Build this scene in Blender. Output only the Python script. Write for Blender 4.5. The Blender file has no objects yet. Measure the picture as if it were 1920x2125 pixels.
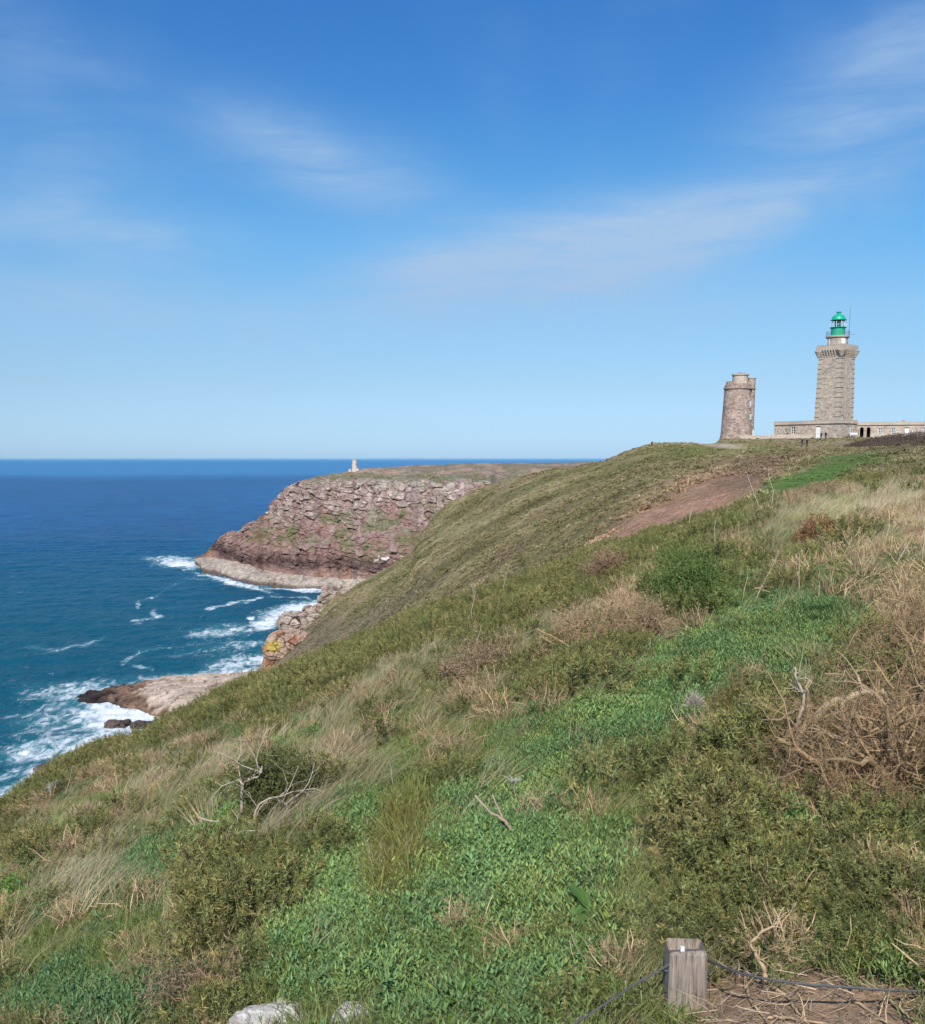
import bpy, math, random
import numpy as np
from mathutils import Vector, Matrix

# ------------------------------------------------------------------ camera, sky, sun, exposure
SC = bpy.context.scene
H = 62.0                      # eye height above the sea (m)
F = 2078.0                    # focal length in photograph pixels (1920 wide)
CX, CY = 960.0, 1236.0        # principal point in the photograph
PITCH = math.atan(285.0 / F)
cam = bpy.data.cameras.new('camera'); camo = bpy.data.objects.new('camera', cam)
SC.collection.objects.link(camo); SC.camera = camo
cam.sensor_fit = 'HORIZONTAL'; cam.sensor_width = 36.0; cam.lens = 36.0 * F / 1920.0
cam.shift_y = (CY - 1062.5) / 1920.0
cam.clip_start = 0.05; cam.clip_end = 400000.0
camo.location = (0, 0, H); camo.rotation_euler = (math.pi / 2 - PITCH, 0, 0)

SUN_DIR = Vector((-0.13, -0.73, 0.67)).normalized()      # towards the sun
sun = bpy.data.lights.new('sun', 'SUN'); suno = bpy.data.objects.new('sun', sun)
SC.collection.objects.link(suno)
sun.energy = 4.9; sun.angle = math.radians(0.53); sun.color = (1.0, 0.955, 0.88)
suno.rotation_euler = SUN_DIR.to_track_quat('Z', 'Y').to_euler()
SC.view_settings.view_transform = 'Standard'; SC.view_settings.look = 'None'
SC.view_settings.exposure = 0.0; SC.view_settings.gamma = 1.0

def direction(u, v):
    xn, yn = (u - CX) / F, -(v - CY) / F
    c, s = math.cos(PITCH), math.sin(PITCH)
    return np.array([xn, c + yn * s, -s + yn * c])

world = bpy.data.worlds.new('World'); SC.world = world; world.use_nodes = True
wt = world.node_tree; wn = wt.nodes; wl = wt.links
for n in list(wn): wn.remove(n)
def N(t, typ, **kw):
    n = t.nodes.new(typ)
    for k, v in kw.items():
        if k.startswith('i_'):
            key = k[2:]; key = int(key) if key.isdigit() else key.replace('_', ' ')
            n.inputs[key].default_value = v
        else: setattr(n, k, v)
    return n
def M_(t, op, a, b=None, c=None, clamp=False):
    n = t.nodes.new('ShaderNodeMath'); n.operation = op; n.use_clamp = clamp
    for i, x in enumerate((a, b, c)):
        if x is None: continue
        if isinstance(x, (int, float)): n.inputs[i].default_value = x
        else: t.links.new(x, n.inputs[i])
    return n.outputs[0]
def MIX(t, fac, a, b, mode='MIX'):
    n = t.nodes.new('ShaderNodeMix'); n.data_type = 'RGBA'; n.blend_type = mode
    for k, x in ((0, fac), (6, a), (7, b)):
        if isinstance(x, (int, float)): n.inputs[k].default_value = x
        elif isinstance(x, tuple): n.inputs[k].default_value = (*x[:3], 1.0)
        else: t.links.new(x, n.inputs[k])
    return n.outputs[2]
def RAMP(t, fac, stops):
    n = t.nodes.new('ShaderNodeValToRGB'); el = n.color_ramp.elements
    while len(el) > 1: el.remove(el[-1])
    el[0].position = stops[0][0]; el[0].color = (*stops[0][1], 1)
    for p, c in stops[1:]:
        e = el.new(p); e.color = (*c, 1)
    t.links.new(fac, n.inputs[0]); return n.outputs[0]
def SMOOTH(t, x, lo, hi, to0=0.0, to1=1.0):
    n = t.nodes.new('ShaderNodeMapRange'); n.interpolation_type = 'SMOOTHSTEP'
    n.inputs[1].default_value = lo; n.inputs[2].default_value = hi
    n.inputs[3].default_value = to0; n.inputs[4].default_value = to1
    t.links.new(x, n.inputs[0]); return n.outputs[0]

sky = N(wt, 'ShaderNodeTexSky', sky_type='NISHITA', sun_disc=False)
sky.sun_elevation = math.asin(SUN_DIR.z); sky.sun_rotation = math.atan2(SUN_DIR.x, SUN_DIR.y)
sky.altitude = 60; sky.air_density = 1.0; sky.dust_density = 0.35; sky.ozone_density = 3.0
geo = N(wt, 'ShaderNodeTexCoord')
sep = N(wt, 'ShaderNodeSeparateXYZ'); wl.new(geo.outputs['Generated'], sep.inputs[0])
# thin cirrus on a high plane: project the direction on it so that the streaks foreshorten
az = M_(wt, 'ARCTAN2', sep.outputs[0], sep.outputs[1])
elv = M_(wt, 'ARCSINE', sep.outputs[2])
def wisp(u, v, ru, rv, rot, amp):
    d = direction(u, v); d = d / np.linalg.norm(d)
    a0 = math.atan2(d[0], d[1]); e0 = math.asin(d[2])
    da = M_(wt, 'SUBTRACT', az, a0); de = M_(wt, 'SUBTRACT', elv, e0)
    c, s = math.cos(math.radians(rot)), math.sin(math.radians(rot))
    p = M_(wt, 'ADD', M_(wt, 'MULTIPLY', da, c / (ru / F)), M_(wt, 'MULTIPLY', de, s / (ru / F)))
    q = M_(wt, 'ADD', M_(wt, 'MULTIPLY', da, -s / (rv / F)), M_(wt, 'MULTIPLY', de, c / (rv / F)))
    r = M_(wt, 'ADD', M_(wt, 'MULTIPLY', p, p), M_(wt, 'MULTIPLY', q, q))
    return M_(wt, 'MULTIPLY', M_(wt, 'EXPONENT', M_(wt, 'MULTIPLY', r, -1.0)), amp)
comb = N(wt, 'ShaderNodeCombineXYZ'); wl.new(az, comb.inputs[0]); wl.new(elv, comb.inputs[1])
mp = N(wt, 'ShaderNodeMapping'); mp.inputs['Rotation'].default_value = (0, 0, math.radians(-14))
mp.inputs['Scale'].default_value = (5.0, 15.0, 1); wl.new(comb.outputs[0], mp.inputs[0])
nz = N(wt, 'ShaderNodeTexNoise', i_Scale=1.0, i_Detail=8.0, i_Roughness=0.55, i_Distortion=0.8)
wl.new(mp.outputs[0], nz.inputs['Vector'])
mp2 = N(wt, 'ShaderNodeMapping'); mp2.inputs['Rotation'].default_value = (0, 0, math.radians(-9)); mp2.inputs['Scale'].default_value = (7.0, 46.0, 1); wl.new(comb.outputs[0], mp2.inputs[0])
nzf = N(wt, 'ShaderNodeTexNoise', i_Scale=1.0, i_Detail=7.0, i_Roughness=0.6, i_Distortion=1.0); wl.new(mp2.outputs[0], nzf.inputs['Vector'])
streak = M_(wt, 'MULTIPLY', SMOOTH(wt, nz.outputs[0], 0.18, 0.75), SMOOTH(wt, nzf.outputs[0], 0.15, 0.70, 0.45, 1.15))
nz2 = N(wt, 'ShaderNodeTexNoise', i_Scale=2.3, i_Detail=3.0); wl.new(comb.outputs[0], nz2.inputs['Vector'])
cover = SMOOTH(wt, nz2.outputs[0], 0.48, 0.8, 0.0, 0.40)
tot = cover
for a in ((1180, 540, 370, 80, 12, 1.0), (960, 560, 200, 66, 5, 0.6), (720, 355, 200, 66, -14, 0.50),
          (540, 285, 300, 70, -20, 0.20), (1800, 230, 240, 110, 20, 0.60), (1500, 480, 260, 70, 16, 0.30),
          (150, 460, 300, 45, -3, 0.30), (200, 650, 420, 60, -6, 0.30), (1300, 660, 300, 60, 8, 0.30)):
    tot = M_(wt, 'ADD', tot, wisp(*a))
cloud = M_(wt, 'MULTIPLY', M_(wt, 'MULTIPLY', tot, M_(wt, 'MULTIPLY_ADD', streak, 0.95, 0.22)), 1.25, clamp=True)
# this day's air: clearer and bluer than the model's, evenly round the whole horizon
GRADE = [(0, .38, .95, 1.47), (170, .42, .97, 1.44), (330, .51, 1.06, 1.40), (500, .63, 1.12, 1.36), (650, .82, 1.07, 1.22), (800, .74, .92, 1.17), (890, .65, .91, 1.42), (945, .62, .95, 1.66)]
stops = []
for v_, r_, g_, b_ in reversed(GRADE):
    d_ = direction(960, v_); e_ = math.asin(d_[2] / np.linalg.norm(d_)) / 0.5
    stops.append((max(e_, 0.0), (r_ / 2, g_ / 2, b_ / 2)))
grade = RAMP(wt, M_(wt, 'MULTIPLY', elv, 2.0), stops)
g2 = MIX(wt, 1.0, grade, (2.0, 2.0, 2.0), 'MULTIPLY')
skyc = MIX(wt, cloud, MIX(wt, 1.0, sky.outputs[0], g2, 'MULTIPLY'), (4.0, 5.9, 8.5))
bg = N(wt, 'ShaderNodeBackground', i_Strength=0.095); wl.new(skyc, bg.inputs[0])
world.cycles.sampling_method = 'MANUAL'; world.cycles.sample_map_resolution = 512
SC.cycles.use_adaptive_sampling = True; SC.cycles.adaptive_threshold = 0.02
SC.cycles.max_bounces = 4; SC.cycles.diffuse_bounces = 2; SC.cycles.glossy_bounces = 2; SC.cycles.transmission_bounces = 4; SC.cycles.transparent_max_bounces = 4
SC.cycles.caustics_reflective = False; SC.cycles.caustics_refractive = False
wo = N(wt, 'ShaderNodeOutputWorld'); wl.new(bg.outputs[0], wo.inputs[0])

# ------------------------------------------------------------------ helpers
def P(u, v, d):
    """world point at northing d seen at photograph pixel (u, v)"""
    w = direction(u, v); return np.array([0, 0, H]) + w * (d / w[1])
def PV(u, v, d):
    """the same for arrays"""
    u, v, d = np.broadcast_arrays(np.asarray(u, float), np.asarray(v, float), np.asarray(d, float))
    xn, yn = (u - CX) / F, -(v - CY) / F
    c, s = math.cos(PITCH), math.sin(PITCH)
    dy, dz = c + yn * s, -s + yn * c
    return np.stack([xn * d / dy, d, H + dz * d / dy], -1)
def SEA(u, v, z=0.0):
    w = direction(u, v); return np.array([0, 0, H]) + w * ((z - H) / w[2])
def PIX(p):
    p = np.asarray(p, float); x, y, z = p[..., 0], p[..., 1], p[..., 2] - H
    c, s = math.cos(PITCH), math.sin(PITCH)
    f = y * c - z * s; w = y * s + z * c
    return CX + F * x / f, CY - F * w / f

def hsh(ix, iy, iz, seed):
    h = (ix.astype(np.uint32) * np.uint32(374761393) + iy.astype(np.uint32) * np.uint32(668265263)
         + iz.astype(np.uint32) * np.uint32(2147483647 - 62089911) + np.uint32((seed * 974634777) & 0xFFFFFFFF))
    h = (h ^ (h >> np.uint32(13))) * np.uint32(1274126177)
    h = (h ^ (h >> np.uint32(16))) * np.uint32(2246822519)
    return (h ^ (h >> np.uint32(15))).astype(np.float64) / 4294967295.0
def vn(x, y, z=0.0, seed=0):
    x, y, z = np.broadcast_arrays(np.asarray(x, float), np.asarray(y, float), np.asarray(z, float))
    fx, fy, fz = np.floor(x), np.floor(y), np.floor(z)
    ix, iy, iz = fx.astype(np.int64), fy.astype(np.int64), fz.astype(np.int64)
    tx, ty, tz = x - fx, y - fy, z - fz
    tx, ty, tz = tx*tx*tx*(tx*(tx*6-15)+10), ty*ty*ty*(ty*(ty*6-15)+10), tz*tz*(3-2*tz)
    r = 0
    for a in (0, 1):
        for b in (0, 1):
            for c in (0, 1):
                r = r + (tx if a else 1-tx) * (ty if b else 1-ty) * (tz if c else 1-tz) * hsh(ix+a, iy+b, iz+c, seed)
    return r * 2 - 1
def fbm(x, y, z=0.0, o=4, seed=0, gain=0.5):
    r, a, f, t = 0, 1.0, 1.0, 0
    for k in range(o):
        r = r + a * vn(np.asarray(x) * f, np.asarray(y) * f, np.asarray(z) * f, seed + 17 * k); t += a
        a *= gain; f *= 2.03
    return r / t
def worley(x, y, z, seed=0):
    x, y, z = np.broadcast_arrays(np.asarray(x, float), np.asarray(y, float), np.asarray(z, float))
    ix, iy, iz = np.floor(x).astype(np.int64), np.floor(y).astype(np.int64), np.floor(z).astype(np.int64)
    f1 = np.full(x.shape, 9.0); f2 = np.full(x.shape, 9.0); cid = np.zeros(x.shape)
    for a in (-1, 0, 1):
        for b in (-1, 0, 1):
            for c in (-1, 0, 1):
                jx, jy, jz = ix + a, iy + b, iz + c
                d = np.sqrt((jx + hsh(jx, jy, jz, seed) - x)**2 + (jy + hsh(jx, jy, jz, seed+5) - y)**2
                            + (jz + hsh(jx, jy, jz, seed+9) - z)**2)
                m = d < f1
                f2 = np.where(m, f1, np.minimum(f2, d)); f1 = np.where(m, d, f1)
                cid = np.where(m, hsh(jx, jy, jz, seed + 31), cid)
    return f1, f2, cid
def sst(x, a, b):
    t = np.clip((np.asarray(x, float) - a) / (b - a), 0, 1); return t * t * (3 - 2 * t)
def interp(x, pts):
    """smooth monotone interpolation through (x, y) points"""
    xs = np.array([p[0] for p in pts], float); ys = np.array([p[1] for p in pts], float)
    h = np.diff(xs); dl = np.diff(ys) / h
    m = np.zeros(len(xs)); m[0] = dl[0]; m[-1] = dl[-1]
    for i in range(1, len(xs) - 1):
        m[i] = 0 if dl[i-1] * dl[i] <= 0 else 2 * dl[i-1] * dl[i] / (dl[i-1] + dl[i])
    x = np.asarray(x, float); xc = np.clip(x, xs[0], xs[-1])
    i = np.clip(np.searchsorted(xs, xc) - 1, 0, len(xs) - 2)
    t = (xc - xs[i]) / h[i]
    r = ((1+2*t)*(1-t)**2)*ys[i] + t*(1-t)**2*h[i]*m[i] + t*t*(3-2*t)*ys[i+1] + t*t*(t-1)*h[i]*m[i+1]
    return r + (x - xc) * np.where(x < xs[0], m[0], m[-1])

def mesh_np(name, V, faces, smooth=False, col=None, attrs=None):
    """V (n,3); faces: list of int arrays (k, sides)"""
    me = bpy.data.meshes.new(name); V = np.asarray(V, np.float32)
    faces = [np.asarray(f, np.int32) for f in faces if len(f)]
    me.vertices.add(len(V)); me.vertices.foreach_set('co', V.ravel())
    loops = np.concatenate([f.ravel() for f in faces]) if faces else np.zeros(0, np.int32)
    sizes = np.concatenate([np.full(len(f), f.shape[1], np.int32) for f in faces]) if faces else np.zeros(0, np.int32)
    if len(loops):
        me.loops.add(len(loops)); me.loops.foreach_set('vertex_index', loops)
        me.polygons.add(len(sizes))
        me.polygons.foreach_set('loop_start', np.concatenate([[0], np.cumsum(sizes)[:-1]]).astype(np.int32))
        me.polygons.foreach_set('loop_total', sizes)
        me.polygons.foreach_set('use_smooth', np.full(len(sizes), bool(smooth)))
    if col is not None:
        a = me.color_attributes.new('col', 'FLOAT_COLOR', 'POINT')
        c = np.ones((len(V), 4), np.float32); c[:, :3] = col; a.data.foreach_set('color', c.ravel())
    for k, val in (attrs or {}).items():
        val = np.asarray(val)
        if val.ndim == 2 and val.shape[1] == 3:
            a = me.attributes.new(k, 'FLOAT_VECTOR', 'POINT'); a.data.foreach_set('vector', val.astype(np.float32).ravel())
        elif val.ndim == 2:
            a = me.attributes.new(k, 'FLOAT_COLOR', 'POINT'); a.data.foreach_set('color', val.astype(np.float32).ravel())
        elif val.dtype.kind == 'i':
            a = me.attributes.new(k, 'INT', 'POINT'); a.data.foreach_set('value', val.astype(np.int32))
        else:
            a = me.attributes.new(k, 'FLOAT', 'POINT'); a.data.foreach_set('value', val.astype(np.float32))
    me.update(calc_edges=True); return me
def link(name, me, mat=None, parent=None, link_it=True):
    o = bpy.data.objects.new(name, me)
    if link_it: SC.collection.objects.link(o)
    if mat is not None and me is not None and not me.materials: me.materials.append(mat)
    if parent is not None: o.parent = parent
    return o
def tag(o, label=None, cat=None, group=None, kind=None):
    for k, x in (('label', label), ('category', cat), ('group', group), ('kind', kind)):
        if x: o[k] = x
    return o
def thing(name, label, cat, loc=(0, 0, 0), rz=0.0, group=None):
    o = bpy.data.objects.new(name, None); SC.collection.objects.link(o)
    o.location = tuple(loc); o.rotation_euler = (0, 0, rz); o.empty_display_size = 0.2
    return tag(o, label, cat, group)
def grid_faces(nr, nc):
    i = np.arange(nr - 1)[:, None] * nc + np.arange(nc - 1)[None, :]
    return np.stack([i, i + 1, i + nc + 1, i + nc], -1).reshape(-1, 4)

class MB:
    """collects shapes into one mesh"""
    def __init__(s): s.V = []; s.F = []; s.C = []; s.n = 0
    def add(s, V, faces, col=None):
        V = np.asarray(V, float).reshape(-1, 3)
        for f in faces:
            if len(f): s.F.append(np.asarray(f, np.int64) + s.n)
        s.V.append(V); s.n += len(V)
        c = np.ones((len(V), 3)) if col is None else np.broadcast_to(np.asarray(col, float), (len(V), 3))
        s.C.append(c)
    def box(s, x0, x1, y0, y1, z0, z1, col=None, taper=0.0):
        t = taper
        V = [(x0, y0, z0), (x1, y0, z0), (x1, y1, z0), (x0, y1, z0),
             (x0+t, y0+t, z1), (x1-t, y0+t, z1), (x1-t, y1-t, z1), (x0+t, y1-t, z1)]
        s.add(V, [[(0, 3, 2, 1), (4, 5, 6, 7), (0, 1, 5, 4), (1, 2, 6, 5), (2, 3, 7, 6), (3, 0, 4, 7)]], col)
    def lathe(s, prof, n=32, c=(0, 0), a0=0.0, a1=2*math.pi, col=None, jit=None):
        full = abs(a1 - a0 - 2*math.pi) < 1e-6
        m = n if full else n + 1
        a = a0 + (a1 - a0) * np.arange(m) / n
        V = []
        for r, z in prof: V.append(np.stack([c[0] + r*np.cos(a), c[1] + r*np.sin(a), np.full(m, z)], -1))
        V = np.concatenate(V); f = []
        for k in range(len(prof) - 1):
            for i in range(n):
                j = (i + 1) % m
                f.append((k*m + i, k*m + j, (k+1)*m + j, (k+1)*m + i))
        s.add(V, [np.array(f)], col)
    def tube(s, pts, rad, sides=5, col=None, cap=True):
        pts = np.asarray(pts, float); k = len(pts); rad = np.broadcast_to(np.asarray(rad, float), (k,))
        t = np.gradient(pts, axis=0); t /= np.linalg.norm(t, axis=1)[:, None] + 1e-12
        ref = np.array([0.31, 0.12, 0.94]) if abs(t[0] @ np.array([0.31, 0.12, 0.94])) < 0.9 else np.array([1.0, 0, 0])
        a = np.cross(t, ref); a /= np.linalg.norm(a, axis=1)[:, None] + 1e-12; b = np.cross(t, a)
        th = 2*math.pi*np.arange(sides)/sides
        V = pts[:, None] + rad[:, None, None]*(np.cos(th)[None, :, None]*a[:, None] + np.sin(th)[None, :, None]*b[:, None])
        i = np.arange(k-1)[:, None]*sides; j = np.arange(sides)[None]; j2 = (j+1) % sides
        f = np.stack([i+j, i+j2, i+sides+j2, i+sides+j], -1).reshape(-1, 4)
        fs = [f]
        if cap: fs += [np.array([list(range(sides))[::-1]]), np.array([[(k-1)*sides+q for q in range(sides)]])]
        s.add(V.reshape(-1, 3), fs, col)
    def mesh(s, name, smooth=False):
        by = {}
        for f in s.F: by.setdefault(f.shape[1], []).append(f)
        return mesh_np(name, np.concatenate(s.V), [np.concatenate(x) for x in by.values()], smooth, np.concatenate(s.C))
    def build(s, name, mat, parent=None, smooth=False): return link(name, s.mesh(name, smooth), mat, parent)

# ------------------------------------------------------------------ materials
MATS = {}
def new_mat(name):
    m = bpy.data.materials.new(name); m.use_nodes = True; t = m.node_tree
    for n in list(t.nodes): t.nodes.remove(n)
    out = t.nodes.new('ShaderNodeOutputMaterial'); MATS[name] = m
    return m, t, out
def principled(t, out, col, rough=0.9, spec=0.25, normal=None, **kw):
    b = t.nodes.new('ShaderNodeBsdfPrincipled')
    if isinstance(col, tuple): b.inputs['Base Color'].default_value = (*col, 1)
    else: t.links.new(col, b.inputs['Base Color'])
    if isinstance(rough, (int, float)): b.inputs['Roughness'].default_value = rough
    else: t.links.new(rough, b.inputs['Roughness'])
    b.inputs['Specular IOR Level'].default_value = spec
    for k, x in kw.items(): b.inputs[k.replace('_', ' ')].default_value = x
    if normal is not None: t.links.new(normal, b.inputs['Normal'])
    t.links.new(b.outputs[0], out.inputs[0]); return b
def bump(t, h, strength=0.5, dist=0.1, prev=None):
    b = t.nodes.new('ShaderNodeBump'); b.inputs['Strength'].default_value = strength
    b.inputs['Distance'].default_value = dist; t.links.new(h, b.inputs['Height'])
    if prev is not None: t.links.new(prev, b.inputs['Normal'])
    return b.outputs[0]
def noise(t, scale, detail=5.0, rough=0.55, vec=None, dist=0.0):
    n = N(t, 'ShaderNodeTexNoise', i_Scale=scale, i_Detail=detail, i_Roughness=rough, i_Distortion=dist)
    if vec is not None: t.links.new(vec, n.inputs['Vector'])
    return n.outputs[0]
def objco(t): return t.nodes.new('ShaderNodeTexCoord').outputs['Object']
def vcol(t, name='col'):
    a = t.nodes.new('ShaderNodeAttribute'); a.attribute_name = name; return a.outputs['Color']
def scaled(t, vec, s, rot=(0, 0, 0)):
    m = t.nodes.new('ShaderNodeMapping'); m.inputs['Scale'].default_value = s; m.inputs['Rotation'].default_value = rot
    t.links.new(vec, m.inputs[0]); return m.outputs[0]

def simple(name, col, rough=0.7, spec=0.3, nscale=6.0, namt=0.25, **kw):
    """one paint or cloth with a little uneven tone and relief"""
    m, t, out = new_mat(name); c = objco(t)
    n1 = noise(t, nscale, 5.0, 0.6, c)
    cc = MIX(t, 1.0, col, RAMP(t, n1, [(0.2, (1-namt,)*3), (0.8, (1+namt*0.6,)*3)]), 'MULTIPLY')
    principled(t, out, cc, rough, spec, bump(t, n1, 0.15, 0.02), **kw); return m
def masonry(name, cols, size=(0.55, 0.55, 0.32), mortar=(0.42, 0.37, 0.31), mfac=0.7, relief=0.05):
    """rubble stone: every cell its own tone, joints recessed"""
    m, t, out = new_mat(name); c = objco(t)
    wob = N(t, 'ShaderNodeTexNoise', i_Scale=1.3, i_Detail=2.0); t.links.new(c, wob.inputs['Vector'])
    va = N(t, 'ShaderNodeVectorMath', operation='MULTIPLY_ADD'); t.links.new(wob.outputs['Color'], va.inputs[0])
    va.inputs[1].default_value = (0.25, 0.25, 0.18); t.links.new(c, va.inputs[2])
    vec = scaled(t, va.outputs[0], (1/size[0], 1/size[1], 1/size[2]))
    v1 = N(t, 'ShaderNodeTexVoronoi', feature='F1', i_Scale=1.0, i_Randomness=0.85); t.links.new(vec, v1.inputs['Vector'])
    v2 = N(t, 'ShaderNodeTexVoronoi', feature='DISTANCE_TO_EDGE', i_Scale=1.0, i_Randomness=0.85); t.links.new(vec, v2.inputs['Vector'])
    sepc = t.nodes.new('ShaderNodeSeparateColor'); t.links.new(v1.outputs['Color'], sepc.inputs[0])
    k = len(cols)
    stone = RAMP(t, sepc.outputs[0], [((i + 0.5)/k, cc) for i, cc in enumerate(cols)])
    nf = noise(t, 9.0, 6.0, 0.65, c); nb = noise(t, 0.35, 4.0, 0.6, c)
    stone = MIX(t, 1.0, stone, RAMP(t, nf, [(0.25, (0.7,)*3), (0.75, (1.2,)*3)]), 'MULTIPLY')
    stone = MIX(t, 1.0, stone, RAMP(t, nb, [(0.3, (0.80, 0.80, 0.82)), (0.7, (1.14, 1.10, 1.04))]), 'MULTIPLY')
    joint = SMOOTH(t, v2.outputs['Distance'], 0.0, 0.10)
    col = MIX(t, M_(t, 'MULTIPLY', M_(t, 'SUBTRACT', 1.0, joint), mfac), stone, mortar)
    hgt = M_(t, 'ADD', joint, M_(t, 'MULTIPLY', nf, 0.5))
    hgt = M_(t, 'ADD', hgt, M_(t, 'MULTIPLY', sepc.outputs[1], 0.8))
    principled(t, out, col, 0.92, 0.15, bump(t, hgt, 0.55, relief*.6)); return m
stone_main = masonry('granite_rubble', [(0.36, 0.295, 0.24), (0.56, 0.465, 0.375), (0.48, 0.395, 0.32), (0.64, 0.54, 0.44), (0.43, 0.36, 0.30)], (.62, .62, .38), mortar=(.40, .35, .295))
stone_trim = masonry('dressed_granite', [(0.50, 0.415, 0.335), (0.56, 0.47, 0.385), (0.53, 0.44, 0.36)], (1.1, 1.1, 0.5), relief=0.015, mfac=0.4)
stone_old = masonry('pink_rubble', [(0.30, 0.205, 0.17), (0.45, 0.33, 0.275), (0.37, 0.26, 0.215), (0.55, 0.43, 0.36), (0.27, 0.185, 0.155)], (0.6, 0.6, 0.38), relief=0.05)
stone_wall = masonry('pale_dry_stone', [(0.56, 0.46, 0.39), (0.66, 0.56, 0.48), (0.48, 0.39, 0.33), (0.68, 0.58, 0.51)], (0.4, 0.4, 0.22), (0.36, 0.30, 0.25), 0.5, 0.02)
pale_stone = simple('pale_rendered_stone', (.60, .52, .45), .9, .1, 2.5, .3)
white_paint = simple('white_paint', (0.80, 0.80, 0.78), 0.5, 0.4, 3.0, 0.08)
lantern_green = simple('green_paint', (0.010, 0.42, 0.235), 0.38, 0.5, 2.0, 0.12)
dark_glass_m, _t, _o = new_mat('window_glass'); principled(_t, _o, (0.02, 0.025, 0.03), 0.06, 0.6)
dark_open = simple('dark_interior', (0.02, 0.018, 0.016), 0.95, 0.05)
steel = simple('weathered_steel', (0.22, 0.22, 0.22), 0.5, 0.5, 20.0, 0.3, Metallic=0.6)
lens_glass, _t, _o = new_mat('lens_glass')
principled(_t, _o, (0.75, 0.85, 0.9), 0.05, 0.6, Transmission_Weight=0.75)
pane_glass, _t, _o = new_mat('lantern_pane')
principled(_t, _o, (0.93, 0.97, 0.97), 0.02, 0.5, Transmission_Weight=1.0, IOR=1.02)
# ------------------------------------------------------------------ near slope (height field round the viewer)
RIDGE = [(-400, 1950), (-150, 1790), (0, 1705), (130, 1618), (330, 1532), (500, 1447), (640, 1390), (760, 1343), (900, 1280), (1050, 1236),
         (1200, 1172), (1290, 1144), (1400, 1118), (1480, 1090), (1600, 1052), (1740, 1024), (1920, 1000), (2150, 965), (2500, 900)]
REACH = [(-400, 18), (0, 21), (500, 26), (900, 30), (1300, 33), (1600, 32), (1920, 30), (2500, 28)]
EYE = 1.78
_q = np.linspace(-0.85, 0.85, 400)
_u = CX + F * _q * (1.0)          # near the ridge the forward factor is close to one
def _ridge_tables():
    uu = CX + F * _q
    s = np.zeros_like(uu); vv = interp(uu, RIDGE)
    w = PV(uu, vv, 1.0); s = w[:, 2] - H; q = w[:, 0]
    return q, s, interp(uu, REACH)
RQ, RS, RR = _ridge_tables()
def near_z(x, y, fine=True):
    x = np.asarray(x, float); y = np.asarray(y, float)
    ye = np.maximum(y, 1.5); q = np.clip(x / ye, RQ[0], RQ[-1])
    s = np.interp(q, RQ, RS); R = np.interp(q, RQ, RR)
    slope = s + 2 * EYE / R; c = EYE / R**2
    yl = np.minimum(ye, 3.2 * R)
    z = -EYE + slope * yl - c * yl**2 + (ye - yl) * (slope - 2 * c * yl)
    z = z + np.where(y < 1.5, (y - 1.5) * 0.02, 0.0)
    far = sst(y, 3.0, 12.0)
    z = z + 0.16 * far * fbm(x / 3.1, y / 3.1, 0, 3, 3) + (0.05 + 0.07 * far) * fbm(x / 0.9, y / 0.9, 0, 3, 8)
    if fine: z = z + 0.018 * fbm(x / 0.16, y / 0.16, 0, 2, 5)
    return H + z
def near_hit(u, v):
    w = direction(u, v); t = np.linspace(1.2, 60, 6000) / w[1]
    p = np.array([0, 0, H])[None] + w[None] * t[:, None]
    below = p[:, 2] < near_z(p[:, 0], p[:, 1])
    k = int(np.argmax(below)) if below.any() else len(t) - 1
    return p[k]
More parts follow.
